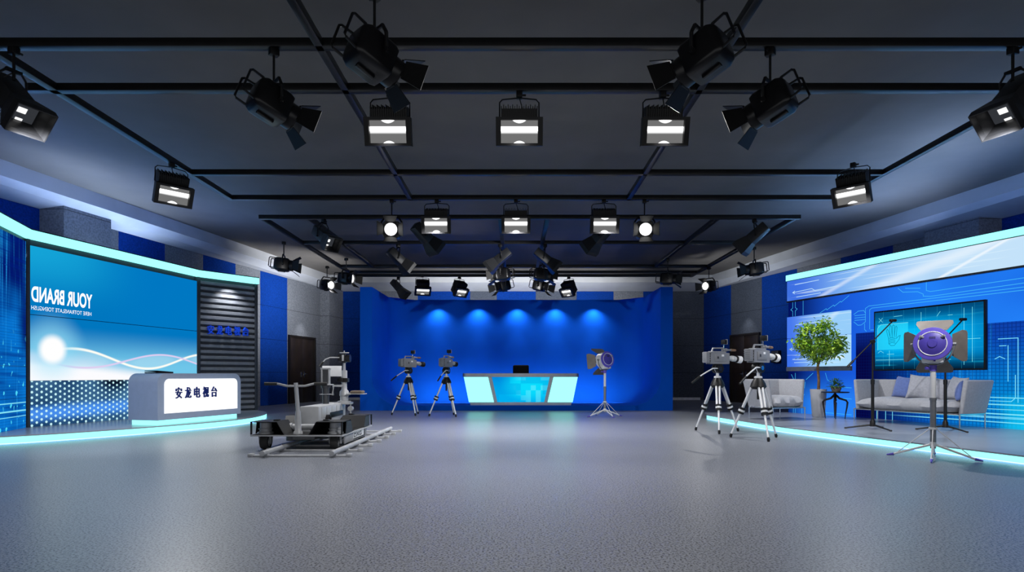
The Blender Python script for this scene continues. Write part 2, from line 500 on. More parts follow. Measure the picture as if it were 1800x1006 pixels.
def m_clamp(g): g.box(-0.035, 0.035, -0.045, 0.045, -0.07, 0.0, 0.008); g.cyl((0.035, 0, -0.035), (0.075, 0, -0.035), 0.012, n=8)
def m_rodA(g): g.cyl((0, 0, -0.34), (0, 0, -0.05), 0.012, n=8)
def m_yokeA(g):
    for s in (-1, 1): g.cyl((s*0.14, 0, 0), (s*0.2, 0, 0), 0.022, n=10)
    w = 0.185
    pts = [(-w, 0, -0.03), (-w, 0, 0.14), (-w+0.06, 0, 0.225), (w-0.06, 0, 0.225), (w, 0, 0.14), (w, 0, -0.03)]
    for a, b in zip(pts, pts[1:]):
        g.tube([a, b], 0.016, 6)
def m_bodyA(g):
    # loaf-shaped housing: square section with rounded corners, shrunk at the rear, a neck at the front
    secs = [(0.215, 0.1), (0.2, 0.13), (0.15, 0.152), (-0.08, 0.152), (-0.12, 0.14)]
    rings = []
    for y, h in secs:
        rings.append([g.v((x, y, z)) for x, z in roundrect(-h, h, -h, h, h*0.32, 4)])
    n = len(rings[0])
    for a, b in zip(rings, rings[1:]):
        for i in range(n): g.f([a[i], a[(i+1) % n], b[(i+1) % n], b[i]])
    g.f(rings[0]); g.f(rings[-1])
    mt = Matrix.Rotation(PI/2, 4, 'X')
    g.lathe([(0.115, 0.11), (0.13, 0.13), (0.13, 0.215), (0.112, 0.215), (0.112, 0.17)], 24, mt)
    for k in range(3): g.box(-0.07, 0.07, -0.03+k*0.05, -0.01+k*0.05, 0.15, 0.162)
    g.box(-0.02, 0.02, -0.05, 0.12, -0.175, -0.145, 0.006)
def m_lensA(g): g.lathe([(0.0, 0.19), (0.06, 0.185), (0.1115, 0.17), (0.1115, 0.16), (0, 0.16)], 28, Matrix.Rotation(PI/2, 4, 'X'))
def m_doorA(g):
    # one barn door leaf hinged at z=+0.12 on the front ring, flaring outward
    a = R(32)
    d = Vector((0, -math.cos(a), math.sin(a))); q = Vector((0, 0.004, 0.006))
    p0 = Vector((0, -0.215, 0.122)); L = 0.185
    P = [p0+Vector((-0.085, 0, 0)), p0+Vector((0.085, 0, 0)), p0+d*L+Vector((0.125, 0, 0)), p0+d*L+Vector((-0.125, 0, 0))]
    g.hexa([tuple(v) for v in P] + [tuple(v+q) for v in P])
    g.cyl((-0.06, -0.212, 0.125), (0.06, -0.212, 0.125), 0.01, n=8)
def m_handleA(s):
    def make(g):
        g.tube([(s*0.1, 0.19, -0.11), (s*0.11, 0.30, -0.10), (s*0.11, 0.32, -0.08), (s*0.11, 0.32, 0.11), (s*0.11, 0.30, 0.13), (s*0.1, 0.19, 0.13)], 0.012, 6)
    return make

def spotlight(label, x, y, aim, pitch, lit, z=ZT, group='barn-door spotlights hanging on rods'):
    yaw = face_dir(*aim)
    t = thing('barn_door_spotlight', label, 'spotlight', (x, y, z), yaw, group)
    part('A/clamp', m_clamp, BLACK, t); part('A/hanging_rod', m_rodA, BLACK, t)
    pv = (0, 0, -0.555); ro = (R(pitch), 0, 0)
    part('A/yoke', m_yokeA, BLACK, t, pv)
    b = part('A/housing', m_bodyA, SATIN, t, pv, ro)
    part('A/lens' + ('#lit' if lit else '#dark'), m_lensA, LAMPGLOW if lit else GLASSD, b)
    for k in range(4): part('A/barn_door', m_doorA, BLACK, b, (0, 0, 0), (0, k*PI/2, 0))
    for s in (-1, 1): part('A/rear_handle#%d' % s, m_handleA(s), BLACK, b)
    return t

def m_yokeB(g):
    w = 0.222
    g.tube([(-w, 0, -0.02), (-w, 0, 0.34), (-w+0.03, 0, 0.375), (0, 0, 0.395), (w-0.03, 0, 0.375), (w, 0, 0.34), (w, 0, -0.02)], 0.008, 6)
    for s in (-1, 1): g.cyl((s*0.2, 0, 0), (s*0.24, 0, 0), 0.016, n=8)
def m_cableB(g): g.tube([(0, 0.0, 0.40), (0.035, 0.05, 0.3), (0.05, 0.08, 0.22), (0.03, 0.1, 0.15), (0.02, 0.12, 0.1)], 0.006, 6)
def m_bodyB(g):
    g.taper(0.22, 0.36, 0.2, -0.06, 0.44, 0.27, bev=0.008)
    # front frame around the reflector
    g.box(-0.26, 0.26, -0.15, -0.05, 0.12, 0.15); g.box(-0.26, 0.26, -0.15, -0.05, -0.15, -0.122)
    g.box(-0.26, -0.205, -0.15, -0.05, -0.122, 0.12); g.box(0.205, 0.26, -0.15, -0.05, -0.122, 0.12)
def m_finsB(g):
    for k in range(17):
        x = -0.2 + k*0.025
        g.box(x-0.004, x+0.004, -0.04, 0.2, 0.11, 0.29 if k % 2 else 0.275)
    g.box(-0.2, 0.2, -0.03, 0.19, 0.1, 0.25)
def flood_panel(x, z):
    bar = z.ss(0.0, 0.012) * z.ss(0.062, 0.05)
    low = (z + 0.01).ss(-0.02, 0.012) * z.ss(0.012, 0.0) * 0.35
    arc = ((x*x*5.0) + 0.086 - z).ss(0.0, -0.016).max(((x*x*6.0) + 0.088 + z).ss(0.0, -0.014))
    f = bar.max(arc).max(low).max(0.055)
    return mixc((0, 0, 0), (255, 255, 255), f.clamp())
FLOODM = glow('flood_reflector', flood_panel, 3.0)
def m_panelB(g): g.box(-0.205, 0.205, -0.092, -0.08, -0.122, 0.12)
def flood(label, x, y, aim, pitch, z=ZT, group='finned floodlights on the lighting grid'):
    t = thing('hanging_floodlight', label, 'floodlight', (x, y, z), face_dir(*aim), group)
    part('B/clamp', m_clamp, BLACK, t)
    pv = (0, 0, -0.46); ro = (R(pitch), 0, 0)
    part('B/yoke', m_yokeB, BLACK, t, pv); part('B/cable', m_cableB, BLACK, t, pv)
    b = part('B/housing', m_bodyB, BLACK, t, pv, ro)
    part('B/cooling_fins', m_finsB, BLACK, b)
    part('B/lamp_panel', m_panelB, FLOODM, b)
    return t

def m_yokeC(g):
    w = 0.125
    for s in (-1, 1):
        g.tube([(s*w, 0.05, -0.02), (s*w, 0.02, 0.2), (s*w*0.5, 0, 0.27)], 0.012, 6); g.cyl((s*0.09, 0.05, 0), (s*0.145, 0.05, 0), 0.018, n=8)
    g.box(-w*0.55, w*0.55, -0.015, 0.015, 0.255, 0.285)
def m_cableC(g): g.tube([(0.02, 0, 0.28), (-0.05, 0.06, 0.2), (-0.03, 0.12, 0.12), (0, 0.18, 0.07)], 0.006, 6)
def m_bodyC(g):
    g.taper(0.3, 0.2, 0.19, -0.12, 0.22, 0.21, bev=0.012)
    # flared hood, open at the front
    def rg(y, w, h): return [g.v((sx*w/2, y, sz*h/2)) for sx, sz in ((-1, -1), (1, -1), (1, 1), (-1, 1))]
    a, b, c, d = rg(-0.11, 0.22, 0.21), rg(-0.32, 0.35, 0.31), rg(-0.32, 0.325, 0.285), rg(-0.19, 0.235, 0.215)
    for p, q in ((a, b), (b, c), (c, d)):
        for i in range(4): g.f([p[i], p[(i+1) % 4], q[(i+1) % 4], q[i]])
    e = rg(-0.32, 0.35, 0.31); f = rg(-0.40, 0.345, 0.305); h = rg(-0.40, 0.325, 0.285); k = rg(-0.32, 0.325, 0.285)
    for p, q in ((e, f), (f, h), (h, k)):
        for i in range(4): g.f([p[i], p[(i+1) % 4], q[(i+1) % 4], q[i]])
def hood_panel(x, z):
    bar = z.ss(-0.03, -0.02) * z.ss(0.035, 0.025) * x.ss(-0.05, -0.04) * x.ss(0.035, 0.025)
    low = (z + 0.095).abs().ss(0.016, 0.008) * x.ss(-0.035, -0.025) * x.ss(0.035, 0.025)
    return mixc((38, 40, 44), (255, 255, 255), bar.max(low))
HOODM = glow('hood_reflector', hood_panel, 1.6)
def m_panelC(g): g.box(-0.118, 0.118, -0.2, -0.19, -0.108, 0.108)
def hooded(label, x, y, aim, pitch, z=ZT, drop=0.35, group='hooded box lights on the lighting grid'):
    t = thing('hanging_box_light', label, 'box light', (x, y, z), face_dir(*aim), group)
    part('C/clamp', m_clamp, BLACK, t)
    pv = (0, 0, -drop); ro = (R(pitch), 0, 0)
    if drop > 0.36: part('C/drop_rod', lambda g: g.cyl((0, 0, -0.32), (0, 0, -0.05), 0.014, n=8), BLACK, t)
    part('C/yoke', m_yokeC, BLACK, t, pv); part('C/cable', m_cableC, BLACK, t, pv)
    b = part('C/housing', m_bodyC, DARKG_LAMP, t, pv, ro)
    part('C/lamp_panel', m_panelC, HOODM, b)
    return t
DARKG_LAMP = pbr('charcoal_lamp', (34, 35, 38), 0.4, 0.2)

S = spotlight
S('large black spotlight seen from behind, hung above and left of the row of three floodlights', -1.17, 4.98, (0.72, 0.69), 20, False)
S('large black spotlight seen from behind, hung above and right of the row of three floodlights', 1.56, 4.98, (-0.72, 0.69), 20, False)
S('black spotlight on a rod left of the largest left spotlight, barn doors pointing right', -2.36, 5.85, (0.72, 0.69), 20, False)
S('black spotlight on a rod right of the largest right spotlight, barn doors pointing left', 2.5, 5.85, (-0.72, 0.69), 20, False)
S('lit round spotlight facing the camera, left of the second row of floodlights', -2.24, 10.87, (0.12, -1), 10, True)
S('lit round spotlight facing the camera, right of the second row of floodlights', 2.36, 10.87, (-0.12, -1), 10, True)
S('small unlit spotlight seen side-on over the slatted panel of the news set', -5.53, 14.3, (0.97, 0.2), 6, False)
S('small unlit spotlight seen side-on above the top corner of the lounge set', 5.97, 14.9, (-0.97, 0.2), 6, False)
S('small lit spotlight above the dark double door behind the camera dolly', -5.5, 17.5, (0.8, -0.6), 6, True)
S('small lit spotlight beside the corner of the blue cyclorama, above the pillar', -4.6, 16.3, (0.92, -0.38), 6, True)
S('small lit spotlight above the wall with the right-hand double door', 5.75, 17.7, (-0.75, -0.65), 6, True)
S('small spotlight turned side-on above the right edge of the blue cyclorama', 4.2, 16.4, (0.97, -0.2), 4, False)
S('upper unlit spotlight of the pair left of the cyclorama centre', -0.34, 15.7, (-0.93, 0.2), 6, False)
S('upper unlit spotlight of the pair right of the cyclorama centre', 0.72, 15.7, (0.93, 0.2), 6, False)
S('lower lit spotlight of the pair left of the cyclorama centre', -0.36, 17.7, (-0.86, -0.5), 14, True)
S('lower lit spotlight of the pair right of the cyclorama centre', 0.76, 17.7, (0.86, -0.5), 14, True)
F = flood
F('lit finned floodlight, left one of the near row of three', -1.41, 6.75, (0.0, -1), 16)
F('lit finned floodlight, middle one of the near row of three', 0.05, 6.75, (0, -1), 16)
F('lit finned floodlight, right one of the near row of three', 1.67, 6.75, (0.0, -1), 16)
F('lit finned floodlight, left one of the second row of three', -1.42, 10.87, (0, -1), 16)
F('lit finned floodlight, middle one of the second row of three', 0.02, 10.87, (0, -1), 16)
F('lit finned floodlight, right one of the second row of three', 1.62, 10.87, (0, -1), 16)
F('lit floodlight on the left outer grid rail, turned in above the news set', -5.17, 9.0, (0.72, -0.69), 26)
F('lit floodlight hung inside the right outer grid rail above the lounge set', 5.1, 9.0, (-0.72, -0.69), 26)
F('small lit floodlight under the last rail, nearest the cyclorama left corner', -3.0, 19.4, (0.3, -0.95), 42, ZT+0.05)
F('small lit floodlight over the cyclorama, left of the twin spotlights, tilted right', -1.8, 19.4, (0.72, -0.7), 34)
F('small lit floodlight over the cyclorama, right of the twin spotlights, tilted left', 1.75, 19.4, (-0.72, -0.7), 34)
H = hooded
H('big charcoal hooded light cut by the left edge of the picture near the ceiling', -4.89, 5.83, (0.93, -0.37), 45, ZT, 0.5)
H('big charcoal hooded light cut by the right edge of the picture near the ceiling', 4.86, 5.83, (-0.93, -0.37), 45, ZT, 0.5)
H('hooded light above the news set desk with its lit mouth pointing down right', -3.92, 12.25, (0.8, -0.6), 34)
H('hooded light just right of the left round spotlight, turned away and down', -1.85, 12.25, (0.75, 0.66), 38)
H('hooded light behind the left round spotlight, lower and smaller, turned away', -2.85, 14.6, (0.8, 0.6), 38)
H('hooded light above the left twin spotlights, pointing down left', -0.36, 14.6, (-0.95, 0.1), 38)
H('hooded light above the right twin spotlights, pointing down right', 0.74, 14.6, (0.95, 0.1), 38)
H('hooded light just left of the right round spotlight, turned away and down', 1.75, 12.25, (-0.75, 0.66), 38)
H('hooded light near the far corner of the grid above the lounge set', 4.92, 12.25, (-0.78, 0.6), 38)
H('small hooded light over the left end of the blue cyclorama', -3.78, 19.4, (0.85, -0.3), 45)
# ------------------------------------------------------------------ blue cyclorama
CYC = pbr('cyclorama_blue', (0, 76, 184), 0.8, 0, 0.02, 1.5, spec=0.08)
def cyclorama():
    YC, XL, XR, ZTOP = 16.9, -4.38, 4.47, 3.5
    IL, IR, LIP, RR, RF, D = -4.04, 4.13, 0.14, 0.8, 0.7, 2.9
    t = thing('cyclorama', 'bright blue coved backdrop with side walls and rounded inner corners behind the presenter desk', 'backdrop', (0, YC, 0))
    def upath(i, n=10):
        r = max(0.02, RR-i); out = [(IL+i, ZTOP)]
        for k in range(n+1):
            a = R(180+90*k/n); out.append((IL+i+r+r*math.cos(a), LIP+i+r+r*math.sin(a)))
        for k in range(n+1):
            a = R(270+90*k/n); out.append((IR-i-r+r*math.cos(a), LIP+i+r+r*math.sin(a)))
        out.append((IR-i, ZTOP))
        return out
    g = MB()
    p0 = upath(0); m = len(p0)
    outer = [(XL, ZTOP), (XL, 0), (XR, 0), (XR, ZTOP)]
    # front frame as quads: left jamb, right jamb, lip
    iv = [g.v((x, 0, z)) for x, z in p0]
    ov = [g.v((x, 0, z)) for x, z in outer]
    h = m//2
    fl = g.f([ov[0], ov[1], ov[2], ov[3]] + iv[::-1])
    steps = [0.0, D-RF]
    secs = [(0.0, 0.0), (D-RF, 0.0)] + [(D-RF+RF*math.sin(R(90*k/8)), RF*(1-math.cos(R(90*k/8)))) for k in range(1, 9)]
    prev = iv
    for y, i in secs[1:]:
        cur = [g.v((x, y, z)) for x, z in upath(i)]
        for a in range(m-1): g.f([prev[a], prev[a+1], cur[a+1], cur[a]])
        prev = cur
    g.f(prev)
    bt = [g.v((x, D+0.12, z)) for x, z in outer]
    g.f([ov[0], ov[1], bt[1], bt[0]]); g.f([ov[1], ov[2], bt[2], bt[1]]); g.f([ov[2], ov[3], bt[3], bt[2]]); g.f(bt)
    # top edges
    g.f([ov[0], iv[0], g.v((IL, D-RF, ZTOP)), g.v((XL, D-RF, ZTOP))]); g.f([ov[3], iv[-1], g.v((IR, D-RF, ZTOP)), g.v((XR, D-RF, ZTOP))])
    xi0, xi1 = IL+RF, IR-RF
    g.f([g.v(q) for q in ((XL, D-RF, ZTOP), (IL, D-RF, ZTOP), (xi0, D, ZTOP), (xi1, D, ZTOP), (IR, D-RF, ZTOP), (XR, D-RF, ZTOP), (XR, D+0.12, ZTOP), (XL, D+0.12, ZTOP))])
    g.build('coved_shell', CYC, t, smooth=30)
cyclorama()

# ------------------------------------------------------------------ presenter desk
def desk_screen(x, z):
    u = (x + 0.85) / 1.7; v = z
    sx = noise((x*7).floor(), (z*7).floor(), 0.73, 0.91, 0, 3.1)
    sx2 = noise((x*3.2).floor(), (z*3.2).floor(), 1.37, 0.77, 0, 8.0)
    c = mixc((0, 120, 215), (0, 175, 240), v.ss(1.0, 0.3))
    g_ = (((x-0.25)*(x-0.25)*1.1) + (z-0.6)*(z-0.6)*3).ss(0.9, 0.0)
    c = mixc(c, (10, 225, 255), (g_*0.9).clamp())
    c = mixc(c, (110, 245, 255), (sx.gt(0.55) * 0.35 * x.ss(-0.3, 0.4)).clamp())
    return mixc(c, (0, 150, 225), (sx2.gt(0.55) * 0.35).clamp())
t = thing('presenter_desk', 'glowing presenter desk with cyan side panels standing in front of the blue cyclorama wall', 'desk', (0.17, 17.1, 0.14))
DESKG = pbr('desk_silver', (166, 170, 180), 0.3, 0.5, 0.03)
def outline(a0, a1, b0, b1, z0, z1): return [(b0, z0), (b1, z0), (a1, z1), (a0, z1)]
g = MB(); g.prism(outline(-1.63, 1.63, -1.44, 1.44, 0.0, 0.815), 0.02, 0.55, 'xz')
g.build('body', DESKG, t)
g = MB(); g.prism(roundrect(-1.67, 1.67, -0.03, 0.72, 0.12, 5), 0.815, 0.915); g.build('desktop', DESKG, t)
g = MB(); g.prism(outline(-1.63, -0.94, -1.485, -0.77, 0.09, 0.81), 0.0, 0.03, 'xz'); g.build('light_panel', CYAN, t)
g = MB(); g.prism(outline(0.94, 1.63, 0.77, 1.485, 0.09, 0.81), 0.0, 0.03, 'xz'); g.build('light_panel', CYAN, t)
g = MB(); g.prism(outline(-0.83, 0.83, -0.67, 0.67, 0.09, 0.81), 0.0, 0.03, 'xz'); g.build('screen', glow('desk_screen', desk_screen, 1.0), t)
# chair behind the desk
t = thing('office_chair', 'black office chair behind the presenter desk with only its backrest showing', 'chair', (0.19, 18.35, 0.14))
LEATHER = pbr('black_leather', (10, 10, 11), 0.7, spec=0.2)
g = MB(); g.box(-0.25, 0.25, 0.2, 0.29, 0.58, 1.2, 0.05, Matrix.Rotation(R(-4), 4, 'X'), 3); g.build('backrest', LEATHER, t)
g = MB(); g.box(-0.25, 0.25, -0.25, 0.24, 0.42, 0.52, 0.04, None, 3); g.build('seat', LEATHER, t)
for s in (-1, 1):
    g = MB(); g.tube([(s*0.27, 0.2, 0.47), (s*0.3, 0.18, 0.68), (s*0.3, -0.12, 0.68), (s*0.27, -0.12, 0.47)], 0.016, 6); g.build('armrest', BLACK, t)
g = MB(); g.cyl((0, 0, 0.08), (0, 0, 0.43), 0.03); g.build('column', CHROME, t)
for k in range(5):
    a = 2*PI*k/5+0.3; c, s_ = math.cos(a), math.sin(a)
    g = MB(); g.tube([(0.02*c, 0.02*s_, 0.1), (0.28*c, 0.28*s_, 0.075)], [0.025, 0.018], 8); lg = g.build('leg', BLACK, t)
    g = MB(); g.cyl((0.28*c-0.02*s_, 0.28*s_+0.02*c, 0.03), (0.28*c+0.02*s_, 0.28*s_-0.02*c, 0.03), 0.03, n=12); g.build('caster', BLACK, lg)

# ------------------------------------------------------------------ curved news set
PL = [Vector((-7.72, 8.6)), Vector((-8.25, 10.07)), Vector((-7.46, 14.0)), Vector((-6.54, 15.16))]
t = thing('news_set_wall', 'three-sided news set with a two by two video wall and slatted end panel under a cyan light band', 'set wall', (PL[1].x, PL[1].y, 0.0))
FRAMEM = pbr('set_frame_grey', (52, 58, 68), 0.45, 0.2)
base = Vector((PL[1].x, PL[1].y, 0))
def facet(i):
    a, b = PL[i], PL[i+1]; d = b-a
    return a, d.length, math.atan2(d.y, d.x)
def fpart(g, name, mats, i, parent=t, smooth=40):
    a, L, an = facet(i)
    return g.build(name, mats, parent, (a.x-base.x, a.y-base.y, 0), (0, 0, an), smooth)
ZP = 0.12
# facet local frame: x along the wall, visible side is -y
def big_screen(x, z):
    W, Hh = 3.93, 2.3
    u = (x - 0.03) / W; v = (z - 0.91) / Hh
    c = mixc((0, 118, 190), (20, 164, 216), (u.ss(0.75, 0.0) * v.ss(0.5, 1.0)).clamp())
    c = mixc(c, (0, 120, 196), (v.ss(0.3, 0.55) * u.ss(0.2, 0.7) * 0.7).clamp())
    sky = v.ss(0.44, 0.1)
    c = mixc(c, (120, 208, 240), (sky * 0.85).clamp())
    # soft white ground, higher at the left
    g0 = (v - (0.16 - u*0.20 + (u*3.0).sin()*0.02))
    c = mixc(c, (252, 252, 255), g0.ss(0.06, -0.06))
    c = mixc(c, (238, 226, 246), ((v-0.10-(0.08-u*0.1)).abs().ss(0.07, 0.0) * u.ss(0.6, 0.0) * 0.5).clamp())
    # ribbons
    w1 = 0.175 + ((u - 0.42) * -7.4).sin() * 0.075
    w2 = 0.165 + ((u - 0.50) * 6.6).sin() * 0.065
    fill = (v - w1) * (v - w2)
    c = mixc(c, (190, 232, 248), (fill.ss(0.0015, -0.002) * u.ss(0.1, 0.3) * 0.45).clamp())
    c = mixc(c, (255, 255, 246), ((v-w1).abs().ss(0.016, 0.003) * u.ss(0.08, 0.2)).clamp())
    c = mixc(c, (222, 206, 240), ((v-w2).abs().ss(0.012, 0.003) * u.ss(0.08, 0.2)).clamp())
    # the sun
    dx = (u - 0.105) * 1.71; dz = (v - 0.235)
    rr = (dx*dx + dz*dz).sqrt()
    c = mixc(c, (150, 226, 250), rr.ss(0.32, 0.08) * 0.6)
    return mixc(c, (255, 255, 255), rr.ss(0.135, 0.07))
BIG = glow('video_wall_picture', big_screen, 1.0)
a, L, an = facet(1)
xs = [(0.035, L/2-0.007), (L/2+0.007, L-0.045)]
for x0, x1 in xs:
    for z0, z1 in ((0.91, 2.025), (2.041, 3.2)):
        g = MB(); g.box(x0, x1, -0.045, 0.0, z0, z1); fpart(g, 'screen_panel', BIG, 1)
g = MB(); g.box(0, L, 0.0, 0.12, ZP, 3.31); fpart(g, 'back_frame', FRAMEM, 1)
g = MB()
g.box(L-0.05, L+0.01, -0.03, 0.0, ZP, 3.3); g.box(-0.02, 0.03, -0.06, 0.0, ZP, 3.3)
fpart(g, 'frame_post', FRAMEM, 1)
q = MB(); q.mi = 0; hold = fpart(q, 'lettering_anchor', FRAMEM, 1) if False else None
# mirrored writing
def on_facet(o, i):
    a, L, an = facet(i); o.location = (a.x-base.x, a.y-base.y, 0); o.rotation_euler = (0, 0, an); return o
on_facet(lettering('lettering', 'YOUR BRAND', 0.06, 1.22, 2.25, 2.52, -0.048, TEXTW, t, offset=0.006, mirror=True), 1)
on_facet(lettering('lettering', 'HERE TOTRANSLATE TOENGLISH', 0.06, 1.2, 2.115, 2.185, -0.048, TEXTW, t, mirror=True), 1)
# dotted light panel
def dots(x, z):
    px, pz = 0.17, 0.0475
    gx = x / px; gz = z / (pz*2)
    def d(ox, oz):
        ex = ((gx + ox).fract() - 0.5) * px; ez = ((gz + oz).fract() - 0.5) * (pz*2)
        return (ex*ex + ez*ez).sqrt()
    m = d(0.0, 0.0).min(d(0.5, 0.5)).ss(0.026, 0.017)
    n = noise(x, z, 1.1, 1.4, 1, 2.0)
    c = mixc((24, 62, 104), (62, 108, 150), n.ss(0.35, 0.65))
    c = mixc(c, (10, 22, 40), ((x-1.75).abs().ss(0.6, 0.1) * z.ss(0.6, 0.9)).clamp())
    band = (z - (0.33 + x*0.03)).abs().ss(0.2, 0.02) * x.ss(3.2, 1.6)
    c = mixc(c, (76, 150, 250), (band * 0.9).clamp())
    c = mixc(c, (110, 190, 250), (x.ss(1.8, 2.6) * 0.6).clamp())
    return mixc(c, (205, 250, 255), m)
g = MB(); g.box(0.035, L-0.045, -0.03, 0.0, ZP, 0.905); fpart(g, 'dotted_panel', glow('dotted_panel_light', dots, 0.95), 1)
# digital side facet
def matrix_pic(x, z):
    n1 = noise(x, z, 16.0, 0.5, 2, 0.0); n2 = noise(x, z, 0.6, 14.0, 2, 5.0); n3 = noise(x, z, 1.2, 0.9, 1, 1.0)
    c = mixc((2, 24, 110), (8, 120, 214), (n3*1.2 - z*0.16 + 0.28).ss(0.3, 0.85))
    c = mixc(c, (40, 170, 250), (n1.ss(0.55, 0.72) * 0.55).clamp())
    c = mixc(c, (2, 30, 130), (n2.ss(0.5, 0.72) * 0.55).clamp())
    gr = (x*26).fract().gt(0.84).max((z*22).fract().gt(0.86))
    c = mixc(c, (1, 20, 90), gr * 0.4)
    c = mixc(c, (140, 240, 255), ((z-0.42).abs().lt(0.012).max((z-0.55).abs().lt(0.008)).max((z-0.33).abs().lt(0.006)) * 0.85))
    sp = noise(x, z, 11.0, 9.0, 0, 4.0).gt(0.74)
    return mixc(c, (80, 225, 255), sp * z.ss(1.9, 1.0) * 0.9)
MATX = glow('digital_rain_picture', matrix_pic, 1.0)
a0, L0, an0 = facet(0)
g = MB(); g.box(-0.02, L0, 0.0, 0.12, ZP, 3.31); fpart(g, 'back_frame', FRAMEM, 0)
zs = [ZP, 0.62, 1.15, 1.68, 2.2, 2.73, 3.25]
for z0, z1 in zip(zs, zs[1:]):
    g = MB(); g.box(0.0, L0-0.07, -0.03, 0.0, z0+0.004, z1-0.004); fpart(g, 'screen_panel', MATX, 0)
# slatted facet
SLAT = pbr('slat_grey', (128, 132, 140), 0.35, 0.2)
SLATB = pbr('slat_gap_dark', (40, 44, 52), 0.5)
a2, L2, an2 = facet(2)
g = MB(); g.box(0, L2, 0.03, 0.12, ZP, 3.31); fpart(g, 'back_frame', SLATB, 2)
g = MB()
k = 0
z = ZP+0.04
while z < 3.26:
    g.prism([(0.03, z), (-0.012, z+0.012), (-0.02, z+0.075), (0.03, z+0.088)], 0.075, L2-0.075, 'yz'); z += 0.136
fpart(g, 'slats', SLAT, 2)
for x0, x1 in ((0.0, 0.075), (L2-0.075, L2)):
    g = MB(); g.box(x0, x1, -0.035, 0.05, ZP, 3.31, 0.004); fpart(g, 'frame_post', FRAMEM, 2)
on_facet(sign('lettering', '安龙电视台', 0.22, 1.22, 1.98, 2.19, -0.06, BLUELET, t, 0.03), 2)
# light band over all three facets
def offs(p, i, d):
    """point i of the set line pushed d towards the room"""
    if i == 0: n = (PL[1]-PL[0])
    elif i == 3: n = (PL[3]-PL[2])
    else: n = (PL[i]-PL[i-1]).normalized()+(PL[i+1]-PL[i]).normalized()
    n = n.normalized(); return p+Vector((n.y, -n.x))*d
for nm, z0, z1, d0, d1, mt in (('light_band', 3.31, 3.455, 0.0, 0.1, CYAN), ('band_cap', 3.455, 3.475, -0.1, 0.1, FRAMEM), ('added_upfill', 3.475, 3.49, -0.08, 0.0, UPFILL)):  # last row is an added unseen glow aimed up at the soffit
    g = MB(); rows = []
    for i in range(4):
        p, q = offs(PL[i], i, d0), offs(PL[i], i, d1)
        rows.append([g.v((w.x-base.x, w.y-base.y, zz)) for w, zz in ((p, z0), (q, z0), (q, z1), (p, z1))])
    for r0, r1 in zip(rows, rows[1:]):
        for k in range(4): g.f([r0[k], r0[(k+1) % 4], r1[(k+1) % 4], r1[k]])
    g.f(rows[0]); g.f(rows[-1])
    g.build(nm, mt, t)

# low curved platform
def spline(pts, n=8):
    P = [Vector(p) for p in pts]; out = []
    for i in range(len(P)-1):
        p0, p1, p2, p3 = P[max(0, i-1)], P[i], P[i+1], P[min(len(P)-1, i+2)]
        for k in range(n):
            s = k/n
            out.append(0.5*((2*p1)+(p2-p0)*s+(2*p0-5*p1+4*p2-p3)*s*s+(-p0+3*p1-3*p2+p3)*s**3))
    out.append(P[-1]); return out
def platform(name, label, front, back, h, loc, tape=True):
    t = thing(name, label, 'stage platform', loc)
    fr = [Vector((p[0]-loc[0], p[1]-loc[1])) for p in front]; bk = [Vector((p[0]-loc[0], p[1]-loc[1])) for p in back]
    g = MB(); g.prism([(p.x, p.y) for p in fr+bk], h-0.018, h); g.build('deck', DECKM, t, smooth=20)
    def inset(d):
        out = []
        for i, p in enumerate(fr):
            n = (fr[min(i+1, len(fr)-1)]-fr[max(i-1, 0)]).normalized(); out.append(p+Vector((-n.y, n.x))*d)
        return out
    for nm, z0, z1, i0, i1, mt in (('edge_light', 0.012, h-0.018, 0.005, 0.05, CYAN), ('light_tape', 0.0, 0.012, 0.012, 0.06, BLUETAPE)):
        g = MB(); A, B = inset(i0), inset(i1)
        rows = [[g.v((p.x, p.y, z0)), g.v((q.x, q.y, z0)), g.v((q.x, q.y, z1)), g.v((p.x, p.y, z1))] for p, q in zip(A, B)]
        for r0, r1 in zip(rows, rows[1:]):
            for k in range(4): g.f([r0[k], r0[(k+1) % 4], r1[(k+1) % 4], r1[k]])
        g.f(rows[0]); g.f(rows[-1]); g.build(nm, mt, t)
    return t
fr = spline([(-8.3, 8.0), (-7.42, 8.6), (-6.84, 9.25), (-6.24, 10.2), (-5.7, 11.4), (-5.52, 12.4), (-5.66, 13.5), (-6.0, 14.4), (-6.5, 15.0)], 6)
platform('stage_platform', 'low curved grey platform with a glowing cyan edge under the news set', fr, [(-6.62, 15.3), (-7.6, 14.1), (-8.4, 10.1), (-8.45, 9.0)], 0.12, (-6.9, 11.0, 0))

# reception style news desk on it
d0 = Vector((-6.25, 10.45)); d1 = Vector((-5.70, 12.42)); dv = d1-d0; DL = dv.length
t = thing('news_desk', 'rounded blue-grey news desk with a glowing white front panel on the curved platform', 'desk', (d0.x, d0.y, 0.12), math.atan2(dv.y, dv.x))
NDM = pbr('news_desk_grey', (150, 164, 188), 0.4, 0.1, 0.02)
